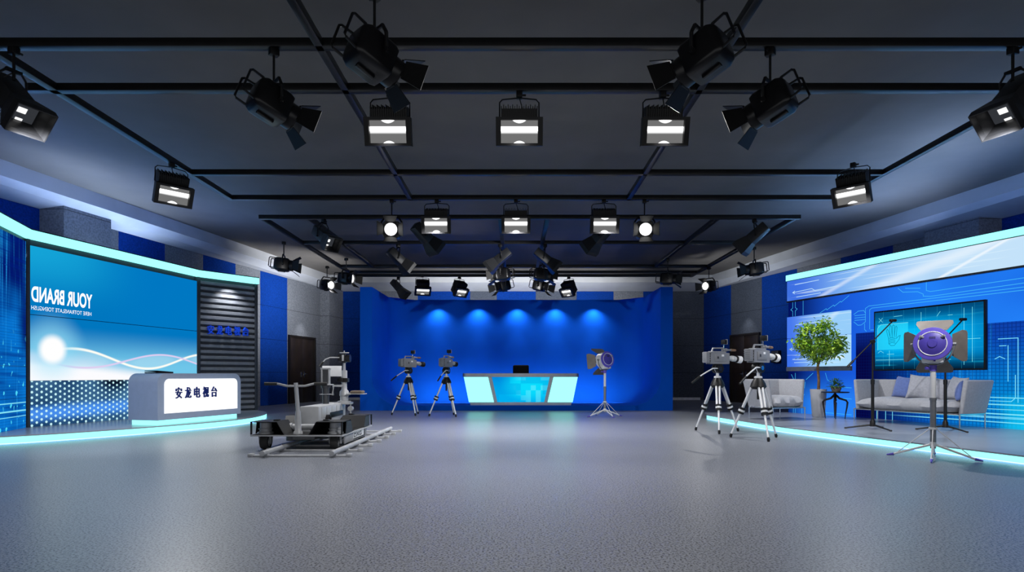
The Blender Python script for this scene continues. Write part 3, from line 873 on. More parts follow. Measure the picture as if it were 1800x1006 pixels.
# local x along the front, front side is -y
g = MB(); g.prism(roundrect(0, DL, 0.085, 0.915, 0.17, 8, (0, 0, 1, 1)), 0.0, 0.65, 'xz'); g.build('body', NDM, t)
g = MB(); g.prism(roundrect(0.14, DL-0.11, 0.2, 0.815, 0.1, 6, (0, 0, 1, 1)), -0.012, 0.02, 'xz'); g.build('light_panel', WHITEGLOW, t)
g = MB(); g.box(0.03, DL-0.08, 0.03, 0.6, 0.0, 0.085); g.build('light_plinth', CYAN, t)
sign('lettering', '安龙电视台', 0.36, 1.36, 0.46, 0.66, -0.024, NAVY, t, 0.01)
t = thing('laptop', 'thin black closed laptop lying on top of the rounded news desk', 'laptop', (-6.52, 10.95, 1.036), math.atan2(dv.y, dv.x)+0.1)
g = MB(); g.box(-0.2, 0.2, -0.13, 0.13, 0.0, 0.02, 0.004); g.build('keyboard_base', BLACK, t)
g = MB(); g.box(-0.2, 0.2, -0.13, 0.13, 0.0, 0.014, 0.004, Matrix.Translation((0, 0, 0.025)) @ Matrix.Rotation(R(3), 4, 'Y')); g.build('lid', BLACK, t)
# ------------------------------------------------------------------ lounge set on the other side
W0 = Vector((6.64, 14.5, 0)); WANG = math.atan2(-0.944, 0.329)
wdir = Vector((0.329, -0.944, 0)); wn = Vector((-0.944, -0.329, 0))
def wp(s, d=0.0, z=0.0): return W0 + wdir*s + wn*d + Vector((0, 0, z))
ZQ = 0.10; WL = 6.1
t = thing('lounge_set_wall', 'long blue set wall with circuit pictures and a glossy header under a cyan light band', 'set wall', W0, WANG)
g = MB(); g.box(0, WL, 0.12, 0.3, ZQ, 3.42); g.build('back_frame', FRAMEM, t)
g = MB(); g.box(-0.03, WL, -0.05, 0.12, 3.285, 3.42); g.build('light_band', CYAN, t)
g = MB(); g.box(0.0, WL, 0.14, 0.24, 3.42, 3.435); g.build('added_upfill', UPFILL, t)  # added unseen glow on the wall top, lights the soffit
def header(x, z):
    v = (z - 2.77) / 0.5
    c = mixc((62, 112, 226), (138, 190, 246), x.ss(0.2, 2.2))
    c = mixc(c, (196, 226, 250), x.ss(1.6, 4.0))
    c = mixc(c, (150, 196, 242), (noise(x, z, 0.7, 1.0, 1, 2.0).ss(0.5, 0.75) * 0.6))
    r1 = (z - 2.6 - (x - 1.5)*0.22).abs().ss(0.16, 0.0) * 0.5
    r2 = (z - 2.75 - (x - 3.6)*0.42).abs().ss(0.05, 0.0) * 0.8
    r3 = (z - 2.75 - (x - 0.9)*0.36).abs().ss(0.08, 0.0) * 0.45
    c = mixc(c, (244, 250, 255), r1.max(r2).max(r3))
    st = noise(x, z, 0.5, 26.0, 1, 1.0).ss(0.6, 0.68) * x.ss(0.0, 0.6) * 0.45
    return mixc(c, (226, 246, 255), st)
HEAD = glow('glossy_header_picture', header, 1.0)
LINEW = glow('pale_line', lambda x, z: (190, 226, 255), 1.0)
g = MB(); g.box(0.0, WL, -0.04, 0.12, 2.79, 3.27); g.mi = 1
for pts in ([(0.18, 2.98), (0.75, 3.0), (0.85, 2.94), (1.5, 2.97)], [(0.25, 3.16), (0.95, 3.17)], [(0.3, 2.86), (1.0, 2.87)], [(0.24, 2.95), (0.18, 2.98), (0.24, 3.01)]): g.strip(pts, 0.014, -0.042)
g.build('header_panel', [HEAD, LINEW], t)
g = MB(); g.box(0.0, WL, -0.06, 0.12, 2.755, 2.79); g.box(0.0, WL, -0.045, 0.12, 3.27, 3.285); g.build('header_rail', DARKG, t)
def circuit(x, z):
    c = mixc((3, 12, 84), (26, 92, 222), x.ss(0.0, 1.9))
    c = mixc(c, (34, 128, 248), x.ss(1.6, 3.6))
    c = mixc(c, (16, 74, 206), (noise(x, z, 0.5, 0.6, 1, 6.0).ss(0.45, 0.8) * 0.5))
    return mixc(c, (40, 130, 246), z.ss(1.1, 0.3) * x.ss(-0.2, 0.9))
CIRC = glow('circuit_picture', circuit, 1.0)
g = MB()
g.prism([(0, ZQ), (1.8, ZQ), (1.8, 1.9), (WL, 1.9), (WL, 2.755), (0, 2.755)], 0.0, 0.12, 'xz')
g.mi = 1; wv = 0.0095; yv = -0.003
for pts in ([(0.14, 2.75), (0.14, 2.62), (0.08, 2.58), (0.14, 2.54), (0.14, 2.42)], [(0.22, 2.75), (0.22, 2.62), (0.28, 2.58), (0.22, 2.54), (0.22, 2.42)], [(0.46, 2.75), (0.46, 2.42)],
            [(0.95, 2.42), (1.12, 2.5), (1.14, 2.47), (1.32, 2.56), (1.34, 2.53), (1.5, 2.62), (1.52, 2.6), (1.72, 2.72)],
            [(1.84, 2.3), (1.95, 2.36), (2.08, 2.36), (2.12, 2.3), (2.12, 2.12), (2.02, 2.06), (1.94, 2.06), (1.84, 2.14)], [(1.86, 2.27), (2.12, 2.27)], [(1.86, 2.22), (2.12, 2.22)], [(1.86, 2.17), (2.12, 2.17)],
            [(2.12, 2.3), (2.12, 2.4), (2.2, 2.44), (6.0, 2.44)], [(2.1, 2.08), (2.1, 1.96), (2.14, 1.92)], [(2.22, 1.96), (2.22, 2.36), (2.27, 2.39), (6.0, 2.39)], [(2.24, 1.94), (2.5, 1.93)],
            [(2.85, 2.72), (2.95, 2.63), (3.25, 2.6), (3.36, 2.54), (3.36, 2.5), (3.5, 2.48), (6.0, 2.52)], [(3.42, 2.75), (3.42, 2.6), (3.5, 2.57), (6.0, 2.6)], [(3.0, 2.7), (3.3, 2.66)],
            [(0.1, 1.02), (0.16, 0.92), (0.08, 0.84), (0.16, 0.78), (0.16, ZQ)], [(0.22, 1.05), (0.22, ZQ)], [(0.55, 0.9), (0.75, 1.05)], [(0.5, 0.7), (0.52, 0.84)], [(1.1, 1.05), (1.15, 0.9), (1.3, 0.82), (1.3, 0.74), (1.78, 0.73)], [(1.3, 0.5), (1.78, 0.49)], [(0.42, ZQ), (0.42, 0.5), (0.5, 0.55)], [(0.9, 0.16), (1.78, 0.15)]):
    g.strip(pts, wv, yv)
g.build('circuit_panel', [CIRC, LINEC], t)
def gridpic(x, z):
    n1 = noise(x, z, 9.0, 0.4, 2, 0.0); n2 = noise(x, z, 0.8, 0.9, 1, 3.0)
    c = mixc((4, 6, 66), (10, 80, 186), x.ss(2.0, 3.8))
    c = mixc(c, (4, 132, 214), (x.ss(2.8, 4.8) * z.ss(1.7, 0.6)).clamp())
    c = mixc(c, (16, 50, 160), (z.ss(1.4, 1.9) * 0.55))
    c = mixc(c, (30, 150, 236), (n1.ss(0.56, 0.72) * x.ss(2.5, 4.0) * 0.5))
    gr = (x*16).fract().gt(0.8).max((z*16).fract().gt(0.8))
    c = mixc(c, (3, 20, 90), gr * 0.5)
    c = mixc(c, (20, 214, 255), ((n2*z.ss(1.2, 0.2)*x.ss(3.3, 4.8)).ss(0.28, 0.6) * 0.85))
    rows = (z-0.62).abs().lt(0.008).max((z-0.5).abs().lt(0.01)).max((z-0.42).abs().lt(0.006)).max((z-0.34).abs().lt(0.01)).max((z-0.27).abs().lt(0.006)).max((z-0.2).abs().lt(0.008))
    c = mixc(c, (140, 240, 255), rows * x.ss(2.4, 3.4) * 0.8)
    return c
GRIDP = glow('digital_grid_picture', gridpic, 1.0)
g = MB(); g.box(1.8, WL, 0.10, 0.12, ZQ, 1.9); g.mi = 1
for pts in ([(5.05, ZQ), (5.05, 1.55), (5.6, 1.62)], [(4.9, 0.55), (4.9, 1.62), (4.6, 1.62)], [(4.75, 0.9), (4.75, 1.5)], [(5.4, 0.3), (5.4, 1.4)], [(4.62, 1.5), (4.72, 1.5)], [(2.3, ZQ), (2.3, 0.4)], [(2.5, ZQ), (2.5, 0.4)], [(2.65, ZQ), (2.65, 0.4)],
            [(2.95, 0.36), (3.4, 0.33), (3.5, 0.29), (5.8, 0.29)], [(3.9, 0.56), (4.8, 0.56), (4.86, 0.62), (4.86, 1.0)], [(4.55, 1.28), (4.62, 1.32), (4.7, 1.28)]): g.strip(pts, 0.012, 0.097)
g.build('grid_panel', [GRIDP, glow('pale_cyan_line', lambda x, z: (120, 225, 255), 1.0)], t)
# stacked pair of screens
def shine(x, z):
    c = mixc((70, 120, 238), (150, 205, 250), (x*0.55 + (z-1.8).abs()*0.1).ss(0.05, 0.8))
    low = z.lt(1.885)
    c = mixc(c, (176, 222, 252), low * x.ss(0.5, 1.3) * 0.8)
    c = mixc(c, (56, 110, 236), low * x.ss(0.5, 0.0) * 0.8)
    r1 = (z - 1.86 - (x - 0.75)*0.75).abs().ss(0.12, 0.0) * 0.5
    c = mixc(c, (220, 240, 255), r1 * z.gt(1.88))
    st = noise(x, z, 0.5, 24.0, 1, 3.0).ss(0.62, 0.68) * 0.35
    c = mixc(c, (225, 245, 255), st)
    return c
SHINE = glow('pale_blue_picture', shine, 1.0)
for z0, z1 in ((1.2, 1.88), (1.89, 2.4)):
    g = MB(); g.box(0.02, 1.775, -0.06, 0.0, z0, z1); g.mi = 1
    for pts in ([(0.12, 1.62), (0.8, 1.63)], [(1.0, 1.56), (1.7, 1.57)], [(0.2, 1.38), (1.0, 1.39)], [(0.18, 1.585), (0.12, 1.62), (0.18, 1.655)], [(0.25, 1.3), (0.9, 1.305)], [(1.15, 1.75), (1.7, 1.76)]) if z0 < 1.5 else ([(0.3, 2.2), (1.0, 2.22)], [(0.3, 2.02), (0.7, 2.03)]): g.strip(pts, 0.012, -0.062)
    g.build('screen_panel', [SHINE, LINEW], t)
g = MB(); g.box(0.0, 1.8, -0.065, 0.0, 1.1, 1.2); g.build('screen_sill', GREYM, t)
lettering('lettering', 'drotxums', 1.22, 1.66, 1.37, 1.44, -0.064, TEXTW, t, offset=0.003)

# television in front
t = thing('television', 'wide black-framed television with a teal handprint picture on the lounge set wall', 'television', wp(2.38, 0.02, 1.09), WANG)
def teal(x, z):
    c = mixc((0, 30, 56), (0, 128, 196), z.ss(0.0, 0.42))
    c = mixc(c, (0, 74, 122), z.ss(0.75, 1.2))
    b = (z-0.62).abs().ss(0.5, 0.02) * x.ss(-0.1, 0.5) * x.ss(2.35, 1.2)
    c = mixc(c, (0, 196, 255), b)
    st = noise(x, z, 0.6, 22.0, 2, 7.0).ss(0.58, 0.68) * 0.22
    c = mixc(c, (20, 204, 255), st)
    gr = (x*4.6).fract().gt(0.985).max((z*5).fract().gt(0.985))
    c = mixc(c, (70, 220, 250), gr * 0.35)
    inr = x.gt(0.09) * x.lt(0.74) * z.gt(0.42) * z.lt(0.93)
    c = mixc(c, (40, 218, 255), inr * 0.7)
    return c
TEAL = glow('teal_picture', teal, 1.0)
g = MB(); g.box(0, 2.13, -0.06, 0.0, 0, 1.21, 0.006); g.build('frame', BLACK, t)
g = MB(); g.box(0.03, 2.10, -0.063, -0.058, 0.03, 1.18); g.mi = 1
def hand(cx, cz, s):
    fs = []
    for bx, tx, tz, w in ((-0.07, -0.115, 0.15, 0.022), (-0.027, -0.045, 0.225, 0.022), (0.018, 0.022, 0.235, 0.022), (0.06, 0.085, 0.2, 0.02)):
        fs.append([(cx+s*(bx-w), cz), (cx+s*(tx-w), cz+s*tz), (cx+s*tx, cz+s*(tz+0.03)), (cx+s*(tx+w), cz+s*tz), (cx+s*(bx+w), cz)])
    fs.append([(cx+s*0.08, cz-s*0.03), (cx+s*0.14, cz+s*0.02), (cx+s*0.175, cz+s*0.03), (cx+s*0.15, cz-s*0.05), (cx+s*0.07, cz-s*0.14)])
    fs.append([(cx-s*0.09, cz), (cx-s*0.08, cz-s*0.13), (cx-s*0.03, cz-s*0.17), (cx+s*0.04, cz-s*0.17), (cx+s*0.07, cz-s*0.14)])
    for k in range(4): fs.append([(cx-s*0.07, cz-s*(0.02+k*0.035)), (cx-s*0.02, cz-s*(0.0+k*0.035)), (cx+s*0.06, cz-s*(0.03+k*0.03))])
    return fs
for pts in hand(0.415, 0.66, 0.95): g.strip(pts, 0.011, -0.065)
g.mi = 2
for pts in ([(0.09, 0.42), (0.09, 0.86), (0.16, 0.93), (0.74, 0.93)], [(0.45, 1.07), (0.62, 1.075)], [(1.3, 1.0), (1.36, 1.08)], [(1.5, 1.0), (1.58, 1.0)], [(0.3, 0.33), (0.45, 0.33)], [(0.05, 0.22), (0.9, 0.22)], [(1.78, 0.1), (1.78, 1.1)], [(1.92, 0.15), (1.92, 1.1)],
            [(0.35, 0.1), (0.35, 0.4)], [(1.3, 0.2), (1.55, 0.2)], [(0.12, 0.98), (0.2, 1.06)], [(0.2, 0.98), (0.12, 1.06)], [(1.62, 0.55), (2.05, 0.55)], [(1.75, 0.62), (1.81, 0.62)], [(0.1, 0.36), (0.16, 0.4), (0.22, 0.36)], [(1.0, 1.1), (1.0, 0.9)]): g.strip(pts, 0.007, -0.065)
g.build('screen', [TEAL, glow('hand_line', lambda x, z: (10, 140, 176), 1.0), glow('teal_line', lambda x, z: (130, 240, 250), 1.0)], t)

fr2 = spline([(5.86, 6.0), (5.7, 6.69), (4.9, 9.6), (4.62, 10.85), (4.38, 13.3), (4.42, 13.75)], 5)
fr2 = fr2[::-1]
# platform front runs from the far end to the near end, room side on its right
def platform2():
    loc = (6.2, 11.0, 0)
    return platform('stage_platform', 'long low grey platform with a glowing cyan edge under the sofa and lounge set', [(p.x, p.y) for p in fr2], [(8.95, 6.0), (8.95, 8.2), (6.95, 14.55), (4.6, 14.5)], ZQ, loc)
platform2()

# ------------------------------------------------------------------ sofa, armchair, cushions
FABRIC = pbr('pale_grey_fabric', (158, 160, 168), 0.85, 0, 0.04, 30, 0.15, 0.3, 0.3)
FABRICB = pbr('slate_blue_fabric', (96, 116, 176), 0.85, 0, 0.05, 30, 0.15, 0.3, 0.3)
FABRICD = pbr('grey_fabric_cushion', (168, 170, 180), 0.85, 0, 0.05, 30, 0.2, 0.3, 0.3)
def padded(g, pts8, bev=0.03):
    vs = g.hexa(pts8)
    es = list({e for w in vs for e in w.link_edges})
    bmesh.ops.bevel(g.bm, geom=es, offset=bev, segments=3, profile=0.5, affect='EDGES', clamp_overlap=True)
def seat_unit(name, label, cat, loc, rz, L, D=0.66):
    """local x along the front, y towards the wall; arms and back flare outwards"""
    t = thing(name, label, cat, loc, rz)
    zb, zt, fl, th = 0.25, 0.82, 0.07, 0.075
    g = MB()
    padded(g, [(0.0, D-th, zb), (L, D-th, zb), (L, D, zb), (0, D, zb), (-0.02, D-th+0.10, zt), (L+0.02, D-th+0.10, zt), (L+0.02, D+0.10, zt), (-0.02, D+0.10, zt)])
    g.build('backrest', FABRIC, t)
    for s in (0, 1):
        x0, x1 = (0.0, th) if s == 0 else (L-th, L)
        dx = -fl if s == 0 else fl
        g = MB(); padded(g, [(x0, 0.04, zb), (x1, 0.04, zb), (x1, D, zb), (x0, D, zb), (x0+dx, 0.06, zt), (x1+dx, 0.06, zt), (x1+dx, D+0.1, zt), (x0+dx, D+0.1, zt)])
        g.build('arm', FABRIC, t)
    # thick seat cushion, crowned
    g = MB(); nx, ny = 24, 10; rows = []
    x0, x1, y0, y1 = th-0.01, L-th+0.01, -0.04, D-0.05
    top = []; bot = []
    for j in range(ny+1):
        rt, rb = [], []
        for i in range(nx+1):
            u, v = i/nx*2-1, j/ny*2-1
            e = (1-abs(u)**8)*(1-abs(v)**5)
            x, y = x0+(x1-x0)*i/nx, y0+(y1-y0)*j/ny
            rt.append(g.v((x, y, 0.36+0.125*e**0.45+0.012*math.sin(u*9))))
            rb.append(rt[-1] if (i in (0, nx) or j in (0, ny)) else g.v((x, y, 0.36-0.10*e**0.5)))
        top.append(rt); bot.append(rb)
    for j in range(ny):
        for i in range(nx):
            g.f([top[j][i], top[j][i+1], top[j+1][i+1], top[j+1][i]])
            g.f([bot[j][i], bot[j+1][i], bot[j+1][i+1], bot[j][i+1]])
    g.build('seat_cushion', FABRIC, t, smooth=70)
    g = MB(); r = 0.011
    g.tube([(0.01, 0.0, 0.25), (L-0.01, 0.0, 0.25), (L-0.01, D-0.02, 0.25), (0.01, D-0.02, 0.25)], r, 8, closed=True)
    g.box(0.02, L-0.02, 0.02, D-0.03, 0.235, 0.262)
    g.build('base_frame', CHROME, t)
    for x in (0.012, L-0.012):
        for y in (0.0, D-0.02):
            g = MB(); g.tube([(x, y, 0.255), (x, y, 0.0)], [0.013, 0.009], 10); g.build('leg', CHROME, t)
    return t
sl = Vector((6.62, 11.67)); sd = Vector((0.357, -0.934)); SRZ = math.atan2(-0.934, 0.357)
seat_unit('sofa', 'long pale grey sofa on thin chrome legs below the television', 'sofa', (6.62, 11.67, ZQ), SRZ, 1.98)
ARZ = math.atan2(0.32, 0.80)
seat_unit('armchair', 'pale grey armchair on chrome legs at the far end of the lounge platform', 'armchair', (5.07, 11.75, ZQ), ARZ, 0.86)
def pillow(name, label, mat, loc, rz, tilt, w, roll=0.0, group='cushions on the sofa'):
    g = MB(); n = 14; top, bot = [], []
    for j in range(n+1):
        a, b = [], []
        for i in range(n+1):
            u, v = i/n*2-1, j/n*2-1
            k = 1-0.10*(1-abs(v)**2)*abs(u)**3; q = 1-0.10*(1-abs(u)**2)*abs(v)**3
            h = 0.085*((1-u**2)*(1-v**2))**0.42 + 0.006*math.sin(6*u+3*v)*(1-u*u)*(1-v*v)
            x, z = u*w/2*k, v*w/2*q + w/2
            a.append(g.v((x, -h, z))); b.append(a[-1] if (i in (0, n) or j in (0, n)) else g.v((x, h, z)))
        top.append(a); bot.append(b)
    for j in range(n):
        for i in range(n):
            g.f([top[j][i], top[j][i+1], top[j+1][i+1], top[j+1][i]])
            g.f([bot[j][i], bot[j+1][i], bot[j+1][i+1], bot[j][i+1]])
    o = g.build(name, mat, None, loc, (R(tilt), R(roll), rz), 80)
    return tag(o, label, 'cushion', group)
def onsofa(s, d, z): p = sl + sd*s + Vector((0.934, 0.357))*d; return (p.x, p.y, ZQ+z)
pillow('cushion', 'slate blue square cushion leaning on the sofa back', FABRICB, onsofa(0.68, 0.40, 0.47), SRZ, -16, 0.42, 5)
pillow('cushion', 'pale grey square cushion beside the slate blue cushion on the sofa', FABRICD, onsofa(1.04, 0.33, 0.47), SRZ+0.12, -14, 0.45, 4)
pillow('cushion', 'pale grey cushion half hidden behind the light square cushion on the sofa', FABRICD, onsofa(1.22, 0.47, 0.47), SRZ-0.1, -14, 0.40, 8)
pillow('cushion', 'pale grey cushion behind the lamp stand near the sofa end by the arm', FABRICD, onsofa(1.62, 0.38, 0.47), SRZ-0.45, -16, 0.42, 3)
pillow('cushion', 'dark blue cushion tucked against the sofa arm closest to the camera', FABRICB, onsofa(1.78, 0.28, 0.47), SRZ-1.2, -14, 0.36, 2)

# side table and plants
TBL = pbr('dark_bronze', (38, 36, 40), 0.35, 0.5)
sp = Vector((6.66, 12.42, ZQ))
t = thing('side_table', 'small round black side table with curved legs between the tree pot and sofa', 'table', sp)
g = MB(); g.lathe([(0.0, 0.535), (0.25, 0.535), (0.265, 0.545), (0.265, 0.555), (0.25, 0.56), (0, 0.56)], 36); g.build('tabletop', TBL, t)
for k in range(4):
    a = PI/4 + k*PI/2 + 0.35; c, s_ = math.cos(a), math.sin(a)
    pts = [(0.0, 0.535), (0.03, 0.47), (0.08, 0.42), (0.2, 0.38), (0.225, 0.34), (0.215, 0.24), (0.19, 0.1), (0.18, 0.0)]
    g = MB(); g.tube([(r*c, r*s_, z) for r, z in pts], [0.02, 0.025, 0.022, 0.02, 0.02, 0.016, 0.012, 0.008], 8); g.build('leg', TBL, t)
def leafmat(name, a, b):
    m, nt, o = newmat(name); X.nt = nt
    bs = nt.nodes.new('ShaderNodeBsdfPrincipled'); tc = nt.nodes.new('ShaderNodeTexCoord')
    n = nt.nodes.new('ShaderNodeTexNoise'); n.inputs['Scale'].default_value = 7; n.inputs['Detail'].default_value = 3
    nt.links.new(tc.outputs['Object'], n.inputs['Vector'])
    nt.links.new(mixc(a, b, X(n.outputs['Fac']).ss(0.35, 0.65)), bs.inputs['Base Color'])
    bs.inputs['Roughness'].default_value = 0.5
    nt.links.new(bs.outputs[0], o.inputs['Surface']); return m
LEAF = leafmat('tree_leaf', (84, 138, 24), (172, 206, 60))
LEAF2 = leafmat('pot_plant_leaf', (40, 92, 30), (96, 140, 50))
BARK = pbr('bark', (112, 84, 58), 0.8, 0, 0.2, 20, 0.3)
SOIL = pbr('soil', (46, 36, 28), 0.95, 0, 0.2, 40, 0.5)
def leaf(g, p, d, up, L, w):
    sdv = d.cross(up).normalized(); m = p + d*L*0.5 + up*L*0.06
    q = [p, m - sdv*w/2, p + d*L - up*L*0.1, m + sdv*w/2]
    g.f([g.v(v) for v in q])
POTM = pbr('white_planter', (190, 192, 198), 0.45, 0, 0.02)
t = thing('potted_tree', 'leafy green tree in a tall tapered white planter in front of the stacked screens', 'tree', (6.53, 12.85, ZQ))
g = MB(); g.lathe([(0.0, 0.0), (0.11, 0.0), (0.125, 0.02), (0.165, 0.6), (0.15, 0.6), (0.14, 0.55), (0, 0.55)], 28); g.build('planter', POTM, t)
g = MB(); g.lathe([(0.0, 0.572), (0.13, 0.555), (0.142, 0.548)], 24); g.build('soil', SOIL, t)
g = MB()
g.tube([(0, 0, 0.5), (0.01, 0, 0.8), (-0.01, 0.01, 1.05), (0.0, 0, 1.2)], [0.035, 0.028, 0.027, 0.025], 8)
ends = []
for k in range(9):
    a = k*2.4; rr = 0.16+0.16*random.random(); zz = 1.45+0.3*random.random()
    e = Vector((rr*math.cos(a), rr*math.sin(a), zz))
    g.tube([(0, 0, 1.12+0.02*(k % 3)), (e.x*0.35, e.y*0.35, 1.28), e], [0.017, 0.012, 0.004], 6)
g.build('trunk', BARK, t)
g = MB()
cen = Vector((0.02, 0, 1.66)); rng = random.Random(4)
clumps = []
for k in range(64):
    while True:
        q = Vector((rng.uniform(-1, 1), rng.uniform(-1, 1), rng.uniform(-1, 1)))
        if 0.35 < q.length < 1: break
    clumps.append(cen + Vector((q.x*0.48, q.y*0.48, q.z*0.40 - 0.02)))
for c in clumps:
    for i in range(46):
        d = Vector((rng.gauss(0, 1), rng.gauss(0, 1), rng.gauss(-0.1, 0.6))).normalized()
        p = c + Vector((rng.gauss(0, 0.065), rng.gauss(0, 0.065), rng.gauss(0, 0.055)))
        leaf(g, p, d, Vector((rng.gauss(0, 0.4), rng.gauss(0, 0.4), 1)).normalized(), rng.uniform(0.07, 0.115), rng.uniform(0.035, 0.055))
g.build('foliage', LEAF, t, smooth=0)
t = thing('potted_plant', 'small leafy plant in a grey woven pot on the round side table', 'plant', (sp.x+0.02, sp.y, ZQ+0.56))
g = MB(); g.lathe([(0, 0), (0.075, 0), (0.1, 0.07), (0.105, 0.11), (0.092, 0.11), (0.085, 0.09), (0, 0.09)], 22); g.build('pot', pbr('grey_pot', (112, 108, 104), 0.8, 0, 0.15, 50, 0.4), t)
g = MB(); rng = random.Random(9)
for i in range(230):
    a = rng.uniform(0, 2*PI); el = rng.uniform(0.1, 1.35); d = Vector((math.cos(a)*math.cos(el), math.sin(a)*math.cos(el), math.sin(el)))
    p = Vector((0, 0, 0.08)) + d*rng.uniform(0.04, 0.15); p.z += 0.01
    leaf(g, p, (d+Vector((0, 0, -0.5))).normalized(), Vector((0, 0, 1)), rng.uniform(0.05, 0.08), 0.03)
g.build('foliage', LEAF2, t, smooth=0)

# ------------------------------------------------------------------ microphone stands
def mic_stand(label, loc, rz, boom):
    t = thing('microphone_stand', label, 'microphone stand', loc, rz, 'black microphone stands on the lounge platform')
    g = MB(); g.lathe([(0.0, 0.05), (0.045, 0.05), (0.04, 0.13), (0.022, 0.17), (0.018, 0.2), (0, 0.2)], 16); g.build('base_hub', BLACK, t)
    for k in range(3):
        a = R(38+120*k); c, s_ = math.cos(a), math.sin(a)
        g = MB(); g.tube([(0.02*c, 0.02*s_, 0.075), (0.4*c, 0.4*s_, 0.012)], [0.016, 0.011], 8); lg = g.build('leg', BLACK, t)
        g = MB(); g.cyl((0.38*c, 0.38*s_, 0.013), (0.415*c, 0.415*s_, 0.0125), 0.0125, n=8); g.build('rubber_foot', RUBBER, lg)
    g = MB(); g.cyl((0, 0, 0.1), (0, 0, 0.78), 0.024, n=12); g.cyl((0, 0, 0.75), (0, 0, 0.83), 0.03, n=12); g.build('lower_pole', BLACK, t)
    g = MB(); g.cyl((0, 0, 0.8), (0, 0, 1.47), 0.014, n=10); g.build('upper_pole', BLACK, t)
    a, b = Vector(boom[0]), Vector(boom[1]); d = (b-a).normalized()
    g = MB(); g.cyl((0, -0.03, 1.46), (0, 0.03, 1.46), 0.032, n=12); g.build('boom_clamp', BLACK, t)
    g = MB(); g.tube([a, b], 0.011, 8); g.tube([a, a+d*0.14], 0.02, 8); g.build('boom', BLACK, t)
    g = MB(); g.tube([b-d*0.02, b+d*0.05, b+Vector((0.04, 0, 0.035))], 0.012, 8)
    g.box(b.x-0.005, b.x+0.10, b.y-0.028, b.y+0.028, b.z+0.03, b.z+0.075, 0.012); g.build('microphone', BLACK, t)
mic_stand('black boom microphone stand in front of the middle of the sofa', (5.96, 9.95, ZQ), 0.0, ((-0.42, 0, 1.04), (0.29, 0, 1.76)))
mic_stand('black boom microphone stand partly behind the purple-backed lamp', (7.02, 9.74, ZQ), 0.0, ((-0.44, 0, 1.04), (0.24, 0, 1.76)))
# ------------------------------------------------------------------ tripods and broadcast cameras
TUBEM = pbr('tripod_silver', (220, 221, 224), 0.35, 0.25, 0.02)
def make_tripod(label, loc, base_deg, head_deg):
    t = thing('camera_tripod', label, 'tripod', loc, 0, 'tripods carrying the broadcast cameras')
    for k in range(3):
        a = R(base_deg+120*k); c, s_ = math.cos(a), math.sin(a); sd = Vector((-s_, c, 0)); ou = Vector((c, s_, 0))
        top = ou*0.085 + Vector((0, 0, 0.84)); mid = ou*0.25 + Vector((0, 0, 0.44)); ft = ou*0.415 + Vector((0, 0, 0.035))
        g = MB()
        for q in (-1, 1): g.cyl(top+sd*0.028*q, mid+sd*0.024*q, 0.019, n=10)
        g.cyl(mid, ft, 0.019, 0.016, n=10)
        lg = g.build('leg', TUBEM, t)
        d = (mid-top).normalized()
        g = MB()
        for o in (-0.035, 0.035):
            p = mid + d*o
            g.tube([p-d*0.018, p+d*0.018], 0.055, 8)
        g.build('leg_clamp', BLACK, lg)
        g = MB(); g.tube([mid-d*0.018, mid+d*0.018], 0.052, 8); g.build('clamp_band', TUBEM, lg)
        g = MB(); g.tube([ft-d*0.03, ft+Vector((0, 0, -0.005)), ft+Vector((0, 0, -0.035))], [0.02, 0.024, 0.018], 10); g.build('rubber_foot', BLACK, lg)
    g = MB(); g.lathe([(0.0, 0.78), (0.09, 0.78), (0.125, 0.82), (0.105, 0.88), (0.075, 0.93), (0.06, 0.955), (0, 0.955)], 14); g.cyl((0, 0, 0.62), (0, 0, 0.8), 0.02, n=10); g.build('spider', BLACK, t)
    g = MB(); g.lathe([(0.0, 0.955), (0.06, 0.955), (0.062, 0.975), (0.05, 0.985), (0.026, 0.99), (0.026, 1.06), (0, 1.06)], 20); g.build('neck', TUBEM, t)
    hd = Matrix.Rotation(R(head_deg), 4, 'Z')
    # fluid head: local lens side is -y
    g = MB(); A = lambda p: hd @ Vector(p)
    g.cyl(A((-0.07, 0, 1.115)), A((0.07, 0, 1.115)), 0.078, n=20); g.box(-0.05, 0.05, -0.075, 0.075, 1.165, 1.2, 0.01, hd); h = g.build('fluid_head', BLACK, t)
    g = MB()
    for x in (-0.08, 0.072): g.tube([A((x, 0, 1.115)), A((x+0.01, 0, 1.115))], 0.036, 16)
    g.tube([A((-0.03, -0.0, 1.115)), A((-0.018, -0.0, 1.115))], 0.081, 20); g.build('drag_dial', CHROME, h)
    g = MB(); g.tube([A(p) for p in ((-0.06, 0.05, 1.12), (-0.07, 0.16, 1.12), (-0.09, 0.34, 1.04), (-0.1, 0.48, 0.97))], 0.012, 8); hn = g.build('pan_handle', TUBEM, t)
    g = MB(); g.tube([A((-0.1, 0.46, 0.98)), A((-0.12, 0.64, 0.87))], 0.018, 10); g.build('grip', BLACK, hn)
    return t
CAMB = pbr('camera_body_grey', (128, 130, 136), 0.45, 0.1, 0.04)
